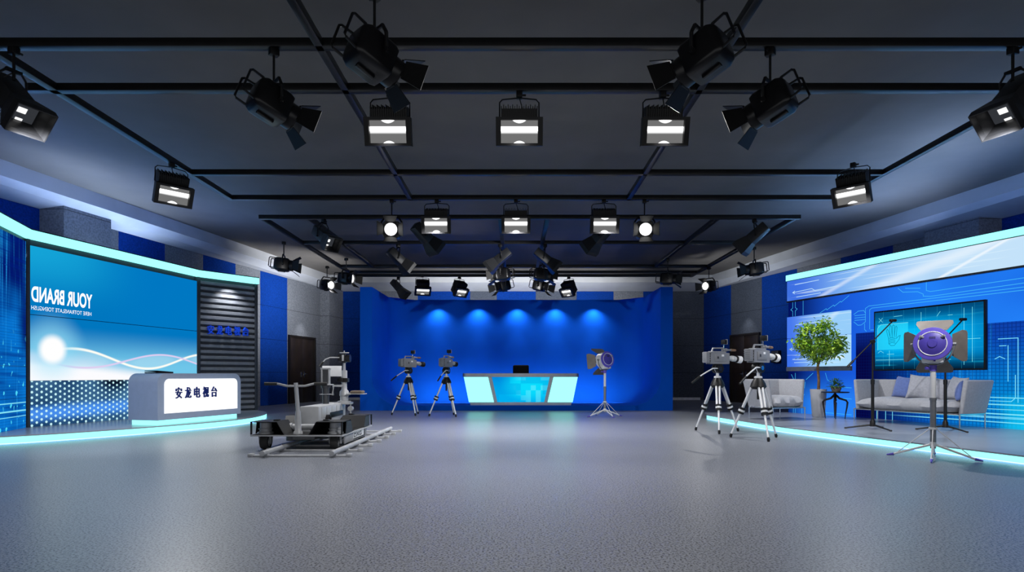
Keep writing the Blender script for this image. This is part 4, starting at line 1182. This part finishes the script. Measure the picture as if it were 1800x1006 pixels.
def make_camera(label, loc, rz, hood):
    """local lens direction is -y, origin at the mounting plate"""
    t = thing('video_camera', label, 'video camera', loc, rz, 'broadcast cameras on tripods')
    g = MB()
    prof = [(0.2, 0.0), (-0.2, 0.0), (-0.21, 0.03), (-0.21, 0.19), (-0.12, 0.2), (-0.09, 0.225), (0.14, 0.225), (0.2, 0.2)]
    g.prism(prof, -0.065, 0.065, 'yz'); g.box(-0.072, -0.065, -0.13, 0.12, 0.04, 0.17, 0.003); g.box(0.065, 0.072, -0.13, 0.12, 0.04, 0.17, 0.003)
    b = g.build('body', CAMB, t)
    for s in (-1, 1):
        g = MB(); x = s*0.0745
        g.box(min(x, x-s*0.004), max(x, x-s*0.004), -0.08, -0.03, 0.13, 0.165); g.build('white_label', WHITEP, b)
        g = MB(); g.box(min(x, x-s*0.004), max(x, x-s*0.004), 0.03, 0.065, 0.09, 0.13); g.build('vent', DARKG, b)
    g = MB(); g.box(-0.055, 0.055, 0.2, 0.285, 0.02, 0.21, 0.01)
    for k in range(5): g.box(-0.058, 0.058, 0.215, 0.285, 0.045+k*0.034, 0.06+k*0.034)
    g.build('battery', CAMB, t)
    g = MB()
    for k in range(4): g.box(-0.06, 0.06, 0.198, 0.212, 0.04+k*0.042, 0.058+k*0.042)
    g.build('battery_catch', BLACK, t)
    g = MB(); g.tube([(0, 0.13, 0.215), (0, 0.1, 0.275), (0, -0.12, 0.28), (0, -0.17, 0.2)], 0.016, 8); g.build('carry_handle', CAMB, t)
    g = MB(); g.cyl((0.0, -0.1, 0.25), (0.02, -0.32, 0.25), 0.02, 0.016, n=12); g.cyl((0, -0.16, 0.25), (0, -0.2, 0.25), 0.03, n=12); vf = g.build('viewfinder', CAMB, t)
    g = MB(); g.cyl((0.02, -0.31, 0.25), (0.03, -0.42, 0.247), 0.024, 0.02, n=12); g.build('eyecup', BROWN, vf)
    g = MB(); mt = Matrix.Translation((0, -0.21, 0.11)) @ Matrix.Rotation(PI/2 + R(6), 4, 'X')
    g.lathe([(0, 0), (0.048, 0), (0.048, 0.03), (0.04, 0.035), (0.04, 0.09), (0.052, 0.1), (0.052, 0.15), (0.046, 0.155), (0.046, 0.19), (0, 0.19)], 20, mt)
    g.box(0.04, 0.075, -0.34, -0.24, 0.06, 0.14, 0.015); ln = g.build('lens', LIGHTG if hood is WHITEP else MIDG, t)
    g = MB(); g.lathe([(0.046, 0.18), (0.058, 0.19), (0.062, 0.2), (0.062, 0.215)], 22, mt); g.build('lens_ring', BLACK, ln)
    g = MB(); g.lathe([(0.058, 0.21), (0.062, 0.215), (0.066, 0.3), (0.06, 0.3), (0.05, 0.215), (0, 0.215)], 22, mt); g.build('lens_hood', hood, ln)
    g = MB(); g.tube([(0, -0.13, 0.275), (0.01, -0.145, 0.35)], 0.009, 8); mo = g.build('monitor_post', CHROME, t)
    g = MB(); g.box(-0.05, 0.05, -0.17, -0.11, 0.35, 0.43, 0.006); g.build('monitor', BLACK, mo)
    g = MB(); g.box(-0.052, 0.052, -0.178, -0.166, 0.346, 0.434, 0.003); g.build('monitor_bezel', MIDG, mo)
    return t
RIGS = [((3.58, 10.55, 0), 15, 69, WHITEP, 'one further from the camera of the pair at the lounge platform, left of its twin'),
        ((3.83, 9.40, 0), 28, 56, WHITEP, 'one overlapping the armchair beside the lounge platform'),
        ((-2.68, 15.05, 0), 64, 40, BLACK, 'one left in the pair before the blue cyclorama'),
        ((-1.68, 14.65, 0), 70, 22, BLACK, 'one closest to the presenter desk')]
TL = ['silver three-legged tripod at the tip of the lounge platform, left of its twin', 'silver three-legged tripod overlapping the armchair and lounge platform edge',
      'silver three-legged tripod nearer the dolly, before the blue cyclorama', 'silver three-legged tripod beside the presenter desk, before the blue cyclorama']
CL = ['grey broadcast camera with pale lens hood in front of the dark double door jamb', 'grey broadcast camera with pale lens hood just above the armchair',
      'grey broadcast camera with black lens hood nearer the dolly, against blue', 'grey broadcast camera with black lens hood nearest the presenter desk']
for (loc, bd, hdg, hood, _), tl, cl in zip(RIGS, TL, CL):
    ax, ay = math.sin(R(hdg)), math.cos(R(hdg))
    yaw = face_dir(ax, ay)
    make_tripod(tl, loc, bd, math.degrees(yaw))
    make_camera(cl, (loc[0], loc[1], 1.2), yaw, hood)

# ------------------------------------------------------------------ lamps on stands
def stand_lamp(label, loc, aim, pitch, spin):
    t = thing('studio_lamp', label, 'studio lamp', loc, 0, 'purple-backed lamps on stands')
    for k in range(4):
        a = R(spin+90*k); c, s_ = math.cos(a), math.sin(a)
        g = MB(); g.tube([(0.03*c, 0.03*s_, 0.165), (0.42*c, 0.42*s_, 0.02)], [0.015, 0.012], 8); lg = g.build('leg', WHITEP, t)
        g = MB(); g.tube([(0.03*c, 0.03*s_, 0.36), (0.38*c, 0.38*s_, 0.035)], 0.006, 6); g.build('brace', WHITEP, lg)
        g = MB(); g.tube([(0.4*c, 0.4*s_, 0.025), (0.475*c, 0.475*s_, 0.01)], [0.018, 0.008], 8); g.build('foot_cap', PURPLE, lg)
    g = MB(); g.lathe([(0, 0.12), (0.03, 0.12), (0.035, 0.17), (0.035, 0.2), (0, 0.2)], 14); g.build('collar', WHITEP, t)
    g = MB(); g.lathe([(0, 0.35), (0.045, 0.35), (0.045, 0.375), (0, 0.375)], 14); g.build('collar', WHITEP, t)
    g = MB(); g.cyl((0, 0, 0.13), (0, 0, 0.72), 0.032, n=16); g.cyl((0, 0, 0.7), (0, 0, 0.73), 0.038, n=16); g.build('lower_pole', GREYM, t)
    g = MB(); g.cyl((0, 0, 0.72), (0, 0, 1.06), 0.03, n=16); g.build('upper_pole', WHITEP, t)
    g = MB(); g.cyl((0, 0, 1.05), (0, 0, 1.12), 0.038, n=16); g.cyl((-0.075, 0, 1.085), (0, 0, 1.085), 0.012, n=8); g.cyl((-0.09, 0, 1.085), (-0.06, 0, 1.085), 0.02, n=8); g.build('socket', PURPLE, t)
    yaw = face_dir(*aim)
    hz = 1.37
    hd = bpy.data.objects.new('yoke', None)
    g = MB()
    pts = [(0.205*math.cos(R(a)), 0, 0.25*math.sin(R(a))) for a in range(180, 361, 15)]
    g.tube(pts, 0.011, 8)
    for s in (-1, 1): g.cyl((s*0.17, 0, 0), (s*0.225, 0, 0), 0.02, n=10)
    g.build('yoke', GREYM, t, (0, 0, hz), (0, 0, yaw))
    # head: mouth at -y
    g = MB(); mt = Matrix.Rotation(PI/2, 4, 'X')
    g.lathe([(0.0, -0.1), (0.16, -0.1), (0.178, -0.08), (0.178, 0.05), (0.188, 0.06), (0.188, 0.13), (0.175, 0.13), (0.165, 0.1), (0, 0.06)], 36, mt)
    g.box(-0.11, 0.11, -0.11, 0.08, -0.225, -0.14, 0.02)
    b = g.build('housing', WHITEP, t, (0, 0, hz), (R(pitch), 0, yaw))
    g = MB(); g.lathe([(0, -0.14), (0.045, -0.14), (0.05, -0.128), (0.13, -0.122), (0.135, -0.118)], 36, mt)
    g.build('back_disc', PURPLE_D, b)
    g = MB(); g.lathe([(0.146, -0.118), (0.192, -0.112), (0.196, -0.095), (0.185, -0.08), (0.15, -0.08)], 40, mt); g.build('back_ring', PURPLE, b)
    g = MB(); g.tube([(0.141*math.cos(2*PI*k/40), 0.121, 0.141*math.sin(2*PI*k/40)) for k in range(40)], 0.006, 6, closed=True); g.build('white_ring', WHITEP, b)
    g = MB()
    for k in range(5): g.box(-0.03+k*0.013, -0.026+k*0.013, 0.125, 0.137, 0.06, 0.085)
    g.build('vent_slots', DARKG, b)
    for s in (-1, 1):
        g = MB(); g.tube([(s*0.09, 0.12, 0.075), (s*0.12, 0.145, 0.09)], 0.014, 8); g.build('back_catch', MIDG, b)
    g = MB(); g.box(-0.03, -0.01, 0.078, 0.09, -0.21, -0.155); g.build('switch', PURPLE_D, b)
    a_ = R(41)
    for k in range(4):
        d = Vector((0, -math.cos(a_), math.sin(a_))); g = MB()
        p0 = Vector((0, -0.125, 0.18)); up = Vector((0, math.sin(a_), math.cos(a_)))*0.004
        poly = [(-0.13, 0.0), (0.13, 0.0), (0.19, 0.14), (0.185, 0.2), (0.16, 0.215), (-0.16, 0.215), (-0.185, 0.2), (-0.19, 0.14)]
        lo = [g.v(p0+d*v+Vector((u, 0, 0))) for u, v in poly]; hi = [g.v(p0+d*v+Vector((u, 0, 0))+up) for u, v in poly]
        g.f(lo[::-1]); g.f(hi)
        for i in range(8): g.f([lo[i], lo[(i+1) % 8], hi[(i+1) % 8], hi[i]])
        g.tube([(-0.05, -0.12, 0.185), (0.05, -0.12, 0.185)], 0.012, 8)
        g.build('barn_door', FLAPM, b, (0, 0, 0), (0, k*PI/2, 0))
    return t
stand_lamp('purple-backed lamp on a white stand in front of the lounge platform', (5.02, 7.17, 0), (0.62, 0.78), 3, -37)
stand_lamp('purple-backed lamp on a grey stand before the blue cyclorama, right of the desk', (2.17, 14.4, 0), (-0.5, 0.86), 8, 20)

# ------------------------------------------------------------------ dolly track and dolly
TRK = pbr('track_white', (168, 170, 174), 0.4, 0.1)
t = thing('dolly_track', 'straight white camera track of two round rails on cross ties under the dolly', 'track', (-2.63, 7.2, 0))
for x in (-0.42, 0.42):
    g = MB(); g.cyl((x, 0.0, 0.055), (x, 3.45, 0.055), 0.032, n=16); g.build('rail', TRK, t)
for k in range(7):
    y = 0.12 + k*0.54
    g = MB(); g.box(-0.62, 0.62, y-0.03, y+0.03, 0.0, 0.024, 0.004)
    for x in (-0.42, 0.42): g.box(x-0.03, x+0.03, y-0.035, y+0.035, 0.02, 0.035)
    for x in (-0.6, 0.6): g.box(x-0.03, x+0.03, y-0.04, y+0.04, 0.0, 0.04, 0.006)
    g.build('cross_tie', TRK, t)
X0, Y0 = -2.89, 8.72      # centre of the deck
t = thing('camera_dolly', 'grey and black wheeled camera dolly with a steering handlebar standing over the track', 'camera dolly', (X0, Y0, 0))
HW, HL = 0.61, 0.82
g = MB()
g.prism([(-HW, -HL), (HW, -HL), (HW, HL), (-HW, HL)], 0.19, 0.208); g.build('deck', DOLLYP, t)
g = MB(); g.box(-HW+0.02, HW-0.02, -HL+0.02, HL-0.02, 0.208, 0.214); g.build('deck_mat', BLACK, t)
SHEET = pbr('dolly_black_sheet', (30, 31, 34), 0.45, 0.2)
for sx in (-1, 1):
    for sy in (-1, 1):
        def m(x, y, z): return (sx*x, sy*y, z)
        # housing open on its outer side and end: top sheet, sloping inner sheets, corner post
        zt, z0, th = 0.385, 0.214, 0.008
        xi, xo, ye, yi = 0.16, HW, HL, 0.30
        g = MB()
        g.hexa([m(xi+0.1, yi+0.12, zt-th), m(xo, yi+0.12, zt-th), m(xo, ye, zt-th), m(xi+0.1, ye, zt-th), m(xi+0.1, yi+0.12, zt), m(xo, yi+0.12, zt), m(xo, ye, zt), m(xi+0.1, ye, zt)])
        g.hexa([m(xi, yi, z0), m(xi+th, yi, z0), m(xi+th, ye, z0), m(xi, ye, z0), m(xi+0.1, yi+0.12, zt), m(xi+0.1+th, yi+0.12, zt), m(xi+0.1+th, ye, zt), m(xi+0.1, ye, zt)])
        g.hexa([m(xi, yi, z0), m(xo, yi, z0), m(xo, yi+th, z0), m(xi, yi+th, z0), m(xi+0.1, yi+0.12, zt), m(xo, yi+0.12, zt), m(xo, yi+0.12+th, zt), m(xi+0.1, yi+0.12+th, zt)])
        g.hexa([m(xo-0.02, ye-0.02, z0), m(xo, ye-0.02, z0), m(xo, ye, z0), m(xo-0.02, ye, z0), m(xo-0.02, ye-0.02, zt), m(xo, ye-0.02, zt), m(xo, ye, zt), m(xo-0.02, ye, zt)])
        g.hexa([m(xo-th, yi+0.02, z0), m(xo, yi+0.02, z0), m(xo, ye-0.16, z0), m(xo-th, ye-0.16, z0), m(xo-th, yi+0.12, zt), m(xo, yi+0.12, zt), m(xo, ye-0.2, zt), m(xo-th, ye-0.2, zt)])
        g.box(min(sx*0.3, sx*0.37), max(sx*0.3, sx*0.37), min(sy*0.58, sy*0.66), max(sy*0.58, sy*0.66), zt, zt+0.018, 0.005)
        g.build('wheel_housing', SHEET, t)
        cx, cy = sx*0.47, sy*0.66
        g = MB(); g.lathe([(0, 0.21), (0.105, 0.21), (0.105, 0.235), (0.08, 0.245), (0.08, 0.27), (0.092, 0.275), (0.092, 0.285), (0.075, 0.29), (0.075, 0.36), (0.065, 0.37), (0, 0.37)], 22, Matrix.Translation((cx, cy, 0)))
        f = g.build('wheel_swivel', MIDG, t)
        g = MB()
        for q in (-1, 1): g.prism([(cy-0.045, 0.195), (cy+0.045, 0.195), (cy+0.03, 0.08), (cy-0.03, 0.08)], cx+q*0.068, cx+q*0.08, 'yz')
        g.box(cx-0.08, cx+0.08, cy-0.05, cy+0.05, 0.176, 0.19); g.build('fork', MIDG, f)
        g = MB(); wm = Matrix.Translation((cx, cy, 0.102)) @ Matrix.Rotation(PI/2, 4, 'Y')
        g.lathe([(0.06, -0.05), (0.092, -0.05), (0.102, -0.03), (0.102, 0.03), (0.092, 0.05), (0.06, 0.05), (0.055, 0.0)], 28, wm); w = g.build('wheel', RUBBER, t)
        g = MB(); g.lathe([(0, -0.052), (0.025, -0.056), (0.03, -0.045), (0.062, -0.045), (0.062, 0.045), (0.03, 0.045), (0.025, 0.056), (0, 0.052)], 20, wm); g.build('hub', DOLLYP, w)
# steering post and handlebar
g = MB(); yb = -0.7; xc = -0.02
g.lathe([(0, 0.205), (0.062, 0.205), (0.058, 0.24), (0.042, 0.26), (0.04, 0.42), (0.034, 0.5), (0.032, 0.52), (0, 0.52)], 18, Matrix.Translation((xc, yb, 0)))
g.cyl((xc, yb, 0.5), (xc-0.03, yb, 0.9), 0.026, n=16); g.build('steering_post', DOLLYP, t)
g = MB(); hx = xc-0.03
g.tube([(hx-0.4, yb, 0.885), (hx-0.24, yb, 0.885), (hx-0.12, yb, 0.855), (hx+0.12, yb, 0.855), (hx+0.24, yb, 0.885), (hx+0.4, yb, 0.885)], 0.016, 10); hb = g.build('handlebar', DOLLYP, t)
for s in (-1, 1):
    g = MB(); g.cyl((hx+s*0.25, yb, 0.885), (hx+s*0.42, yb, 0.885), 0.022, n=12); g.build('grip', RUBBER, hb)
# beam along the middle
g = MB(); g.box(-0.17, 0.1, -0.22, 1.12, 0.3, 0.555, 0.012)
for k in range(5): g.box(0.098, 0.106, -0.1+k*0.24, 0.1+k*0.24, 0.38, 0.53, 0.003)
bm_ = g.build('beam', DOLLYP, t)
g = MB(); g.box(0.09, 0.112, 0.28, 0.95, 0.36, 0.44, 0.006); g.build('black_inset', BLACK, bm_)
g = MB(); g.cyl((0.1, 0.12, 0.37), (0.16, 0.12, 0.37), 0.05, n=18); g.cyl((0.16, 0.12, 0.37), (0.17, 0.12, 0.37), 0.03, n=14); g.build('side_knob', SATIN, bm_)
g = MB(); g.cyl((-0.24, -0.42, 0.28), (0.16, -0.42, 0.28), 0.045, n=18); g.cyl((-0.26, -0.42, 0.28), (-0.2, -0.42, 0.28), 0.06, n=18); g.box(-0.12, 0.06, -0.45, 0.6, 0.21, 0.31, 0.01); g.build('pivot_drum', MIDG, t)
g = MB(); g.box(-0.2, 0.12, -0.45, 0.5, 0.1, 0.185, 0.02); g.cyl((-0.3, -0.2, 0.07), (-0.3, -0.2, 0.19), 0.07, n=18); g.build('belly_box', MIDG, t)
g = MB(); g.box(0.565, 0.59, -0.62, 0.5, 0.07, 0.19, 0.004); sp_ = g.build('side_plate', MIDG, t)
g = MB(); g.box(0.589, 0.594, -0.22, 0.42, 0.085, 0.185); g.build('sticker', WHITEP, sp_)
me = text_mesh('DXG', 0.1, 0, 0.003, 1.0)
xs_ = [v.co.x for v in me.vertices]; ax, bx = min(xs_), max(xs_)
for v in me.vertices: v.co = (0.5955, -0.2 + (v.co.x-ax)/(bx-ax)*0.42, 0.115 + v.co.y*0.85)
me.materials.append(BLACK)
o = bpy.data.objects.new('lettering', me); C.objects.link(o); o.parent = sp_
g = MB(); g.box(0.592, 0.5955, -0.22, 0.42, 0.087, 0.1); g.box(0.592, 0.5955, 0.36, 0.42, 0.1, 0.185); g.build('black_border', BLACK, sp_)
# operator column at the far end
cx, cy = 0.12, 0.98
g = MB(); g.lathe([(0, 0.555), (0.1, 0.555), (0.1, 0.585), (0.065, 0.59), (0.065, 0.66), (0.075, 0.67), (0.07, 0.74), (0.045, 0.77), (0.045, 0.8), (0, 0.8)], 22, Matrix.Translation((cx, cy, 0)))
g.box(cx-0.14, cx+0.12, cy-0.1, cy+0.1, 0.53, 0.565, 0.008); g.build('column_base', DOLLYP, t)
g = MB(); g.cyl((cx, cy, 0.79), (cx, cy, 1.08), 0.042, n=18); g.cyl((cx, cy, 0.95), (cx, cy, 1.07), 0.047, n=18); g.build('column_sleeve', DOLLYP, t)
g = MB(); g.cyl((cx, cy, 1.07), (cx, cy, 1.22), 0.022, n=14); g.build('column_pole', DOLLYP, t)
g = MB(); g.cyl((cx-0.09, cy, 1.275), (cx+0.1, cy, 1.275), 0.062, n=18); g.box(cx-0.03, cx+0.03, cy-0.06, cy+0.06, 1.2, 1.35, 0.01); h_ = g.build('fluid_head', SATIN, t)
g = MB(); g.box(cx-0.02, cx+0.012, cy-0.07, cy-0.06, 1.23, 1.33, 0.003); g.build('head_plate', DOLLYP, h_)
g = MB(); g.lathe([(0, 1.35), (0.06, 1.35), (0.075, 1.36), (0.075, 1.372), (0, 1.372)], 20, Matrix.Translation((cx, cy, 0))); g.cyl((cx, cy, 1.37), (cx, cy, 1.4), 0.008, n=8); g.build('mount_plate', DOLLYP, h_)
g = MB(); g.tube([(cx-0.06, cy-0.05, 1.285), (cx-0.2, cy-0.1, 1.285), (cx-0.27, cy-0.13, 1.25), (cx-0.3, cy-0.15, 1.2)], 0.01, 8); pn = g.build('pan_handle', DOLLYP, h_)
g = MB(); g.cyl((cx-0.295, cy-0.145, 1.215), (cx-0.345, cy-0.17, 1.14), 0.018, n=10); g.build('grip', BLACK, pn)
g = MB(); g.box(cx-0.32, cx-0.02, cy-0.14, cy-0.11, 0.98, 1.15, 0.006, Matrix.Translation((cx, cy, 0)) @ Matrix.Rotation(R(6), 4, 'Z') @ Matrix.Translation((-cx, -cy, 0))); mo = g.build('monitor', WHITEP, t)
g = MB(); g.box(cx-0.06, cx, cy-0.12, cy+0.0, 0.9, 0.96, 0.006); g.box(cx-0.1, cx+0.07, cy-0.07, cy+0.05, 0.89, 0.955, 0.008); g.build('clamp_block', BLACK, t)
# pedestal seat in front of the monitor
sx_, sy_ = -0.06, 0.6
g = MB(); g.box(sx_-0.065, sx_-0.045, sy_-0.03, sy_+0.03, 0.86, 1.1, 0.003); g.box(sx_+0.045, sx_+0.065, sy_-0.03, sy_+0.03, 0.86, 1.1, 0.003); g.box(sx_-0.075, sx_+0.075, sy_-0.03, sy_+0.03, 1.09, 1.115, 0.003)
g.box(sx_-0.045, sx_+0.045, sy_+0.0, sy_+0.012, 0.87, 1.09); g.build('bracket', MIDG, t)
g = MB(); g.box(sx_-0.038, sx_+0.038, sy_-0.012, sy_+0.0, 0.88, 1.08); g.build('dark_pad', DARKG, t)
g = MB(); g.box(sx_-0.1, sx_+0.1, sy_-0.09, sy_+0.09, 0.845, 0.862, 0.004); g.box(sx_-0.08, sx_+0.08, sy_-0.07, sy_+0.07, 0.7, 0.708, 0.002); g.build('tray', DOLLYP, t)
g = MB(); g.cyl((sx_, sy_, 0.8), (sx_, sy_, 0.846), 0.065, 0.075, n=20); g.cyl((sx_, sy_, 0.555), (sx_, sy_, 0.805), 0.05, 0.055, n=18); g.build('drum', DARKG, t)
g = MB(); g.tube([(cx-0.02, cy-0.02, 0.83), (cx-0.14, cy-0.12, 0.83), (cx-0.15, cy-0.12, 0.68)], 0.02, 8); g.build('side_arm', DOLLYP, t)
g = MB(); g.tube([(cx, cy, 0.7), (cx+0.1, cy, 0.7)], 0.02, 8); g.box(cx+0.06, cx+0.34, cy-0.12, cy+0.12, 0.692, 0.704, 0.004); st = g.build('seat_arm', DOLLYP, t)
g = MB(); g.box(cx+0.12, cx+0.31, cy-0.11, cy+0.11, 0.704, 0.75, 0.018); g.build('seat', pbr('brown_seat', (96, 84, 72), 0.6), t)
g = MB(); g.cyl((cx+0.1, cy, 0.58), (cx+0.1, cy+0.0, 0.36), 0.012, n=8); g.cyl((cx+0.1, cy-0.03, 0.46), (cx+0.1, cy+0.06, 0.46), 0.04, n=16); g.build('brake_knob', DOLLYP, t)

# ------------------------------------------------------------------ light
def spot(name, loc, aim, watts, angle, blend=0.6, col=(1, 1, 1), size=0.08):
    l = bpy.data.lights.new(name, 'SPOT'); l.energy = watts; l.spot_size = R(angle); l.spot_blend = blend; l.color = col; l.shadow_soft_size = size
    o = bpy.data.objects.new(name, l); C.objects.link(o); o.location = loc
    d = Vector(aim)-Vector(loc); o.rotation_euler = d.to_track_quat('-Z', 'Y').to_euler()
    return o
# pools on the cyclorama
for x in (-2.52, -1.2, 0.08, 1.34, 2.6):
    spot('cyclorama_downlight', (x, 19.52, 3.3), (x, 19.75, 2.3), 75, 120, 1.0, (0.85, 0.93, 1), 0.02)
for x in (-2.52, -1.2, 0.08, 1.34, 2.6):
    spot('cyclorama_downlight', (x, 19.3, 3.35), (x, 19.8, 1.2), 45, 42, 1.0, (0.85, 0.93, 1), 0.02)
spot('slat_downlight', (-6.75, 14.35, 3.2), (-7.0, 14.6, 2.5), 90, 100, 1.0, (1, 1, 1), 0.02)
spot('door_downlight', (-7.35, 21.6, 3.3), (-7.7, 21.8, 1.6), 40, 80, 1.0, (1, 1, 1), 0.02)
spot('door_downlight', (8.0, 21.3, 3.4), (8.35, 21.4, 1.6), 25, 80, 1.0, (1, 1, 1), 0.02)
# the lit studio lamps
W = (1.0, 0.99, 0.98)
for x in (-1.41, 0.05, 1.67):
    spot('floodlight_beam', (x, 6.55, 3.7), (x*1.1, 4.6, 0), 300, 140, 1.0, W, 0.06)
for x in (-1.42, 0.02, 1.62):
    spot('floodlight_beam', (x, 10.65, 3.68), (x*1.4, 11.0, 0), 420, 140, 1.0, W, 0.06)
for x, y, tx, ty in ((-5.0, 8.8, -4.2, 8.2), (4.95, 8.8, 5.6, 8.0)):
    spot('floodlight_beam', (x, y, 3.66), (tx, ty, 0), 420, 140, 1.0, W, 0.06)
for s in (-1, 1):
    spot('spotlight_beam', (s*-0.95, 5.2, 3.52), (s*2.2, 10.5, 0.0), 800, 52, 1.0, W, 0.06)
    spot('spotlight_beam', (s*-2.1, 6.1, 3.52), (s*1.2, 12.8, 0.2), 700, 48, 1.0, W, 0.06)
    spot('spotlight_beam', (s*5.4, 17.3, 3.62), (s*2, 14.5, 0), 260, 80, 0.9, W, 0.06)
    spot('spotlight_beam', (s*0.95, 17.45, 3.55), (s*2.6, 15.2, 0), 110, 90, 0.9, W, 0.06)
    spot('hooded_beam', (s*4.56, 5.5, 3.3), (s*6.6, 10.8, 0.8), 500, 85, 1.0, W, 0.04)
spot('hooded_beam', (4.6, 12.5, 3.6), (6.5, 12.6, 0.8), 320, 85, 0.9, W, 0.03)
spot('hooded_beam', (-2.6, 14.7, 3.55), (8, 23, 2.0), 500, 60, 1.0, W, 0.03)
spot('hooded_beam', (1.5, 12.4, 3.6), (-8, 22, 2.2), 700, 60, 1.0, W, 0.03)
def area(name, loc, aim, watts, sx, sy, col):
    l = bpy.data.lights.new(name, 'AREA'); l.shape = 'RECTANGLE'; l.size = sx; l.size_y = sy; l.energy = watts; l.color = col; l.spread = R(100)
    o = bpy.data.objects.new(name, l); C.objects.link(o); o.location = loc
    o.rotation_euler = (Vector(aim)-Vector(loc)).to_track_quat('-Z', 'Y').to_euler()
    return o
# added fill lights hidden behind the cyclorama and the set walls, washing the soffit and the room walls
area('soffit_fill', (0.05, 20.4, 3.2), (0.05, 23.0, 4.0), 150, 7.5, 0.2, (0.95, 0.97, 1))
area('soffit_fill', (-4.75, 18.6, 2.9), (-8.2, 20.5, 4.0), 90, 1.5, 0.2, (0.95, 0.97, 1))
area('soffit_fill', (4.85, 18.6, 2.9), (8.4, 20.5, 4.0), 40, 1.5, 0.2, (0.9, 0.95, 1))
area('cove_fill', (0.05, 18.3, 0.3), (0.05, 19.5, 0.25), 60, 6.5, 0.08, (0.8, 0.92, 1))  # added unseen fill behind the desk, brightens the cyclorama cove
for loc, aim, ang, col in (((-8.75, 12.3, 3.0), (-9.1, 12.3, 4.6), 0.2, (0.55, 0.72, 1)), ((8.1, 11.4, 3.0), (9.0, 11.7, 4.6), -0.3, (0.45, 0.62, 1))):
    l = area('set_fill', loc, aim, 50, 0.15, 5.0, col)  # added fill out of sight behind each set wall, tints the soffit blue
    l.rotation_euler = (0, PI + (0.2 if loc[0] < 0 else -0.3), ang)

w = bpy.data.worlds.new('studio_dim'); SC.world = w; w.use_nodes = True
bg = w.node_tree.nodes['Background']; bg.inputs[0].default_value = (0.95, 0.97, 1.0, 1); bg.inputs[1].default_value = 0.6
SC.view_settings.view_transform = 'Standard'
SC.view_settings.look = 'None'
SC.view_settings.exposure = 0.0
bpy.context.view_layer.update()
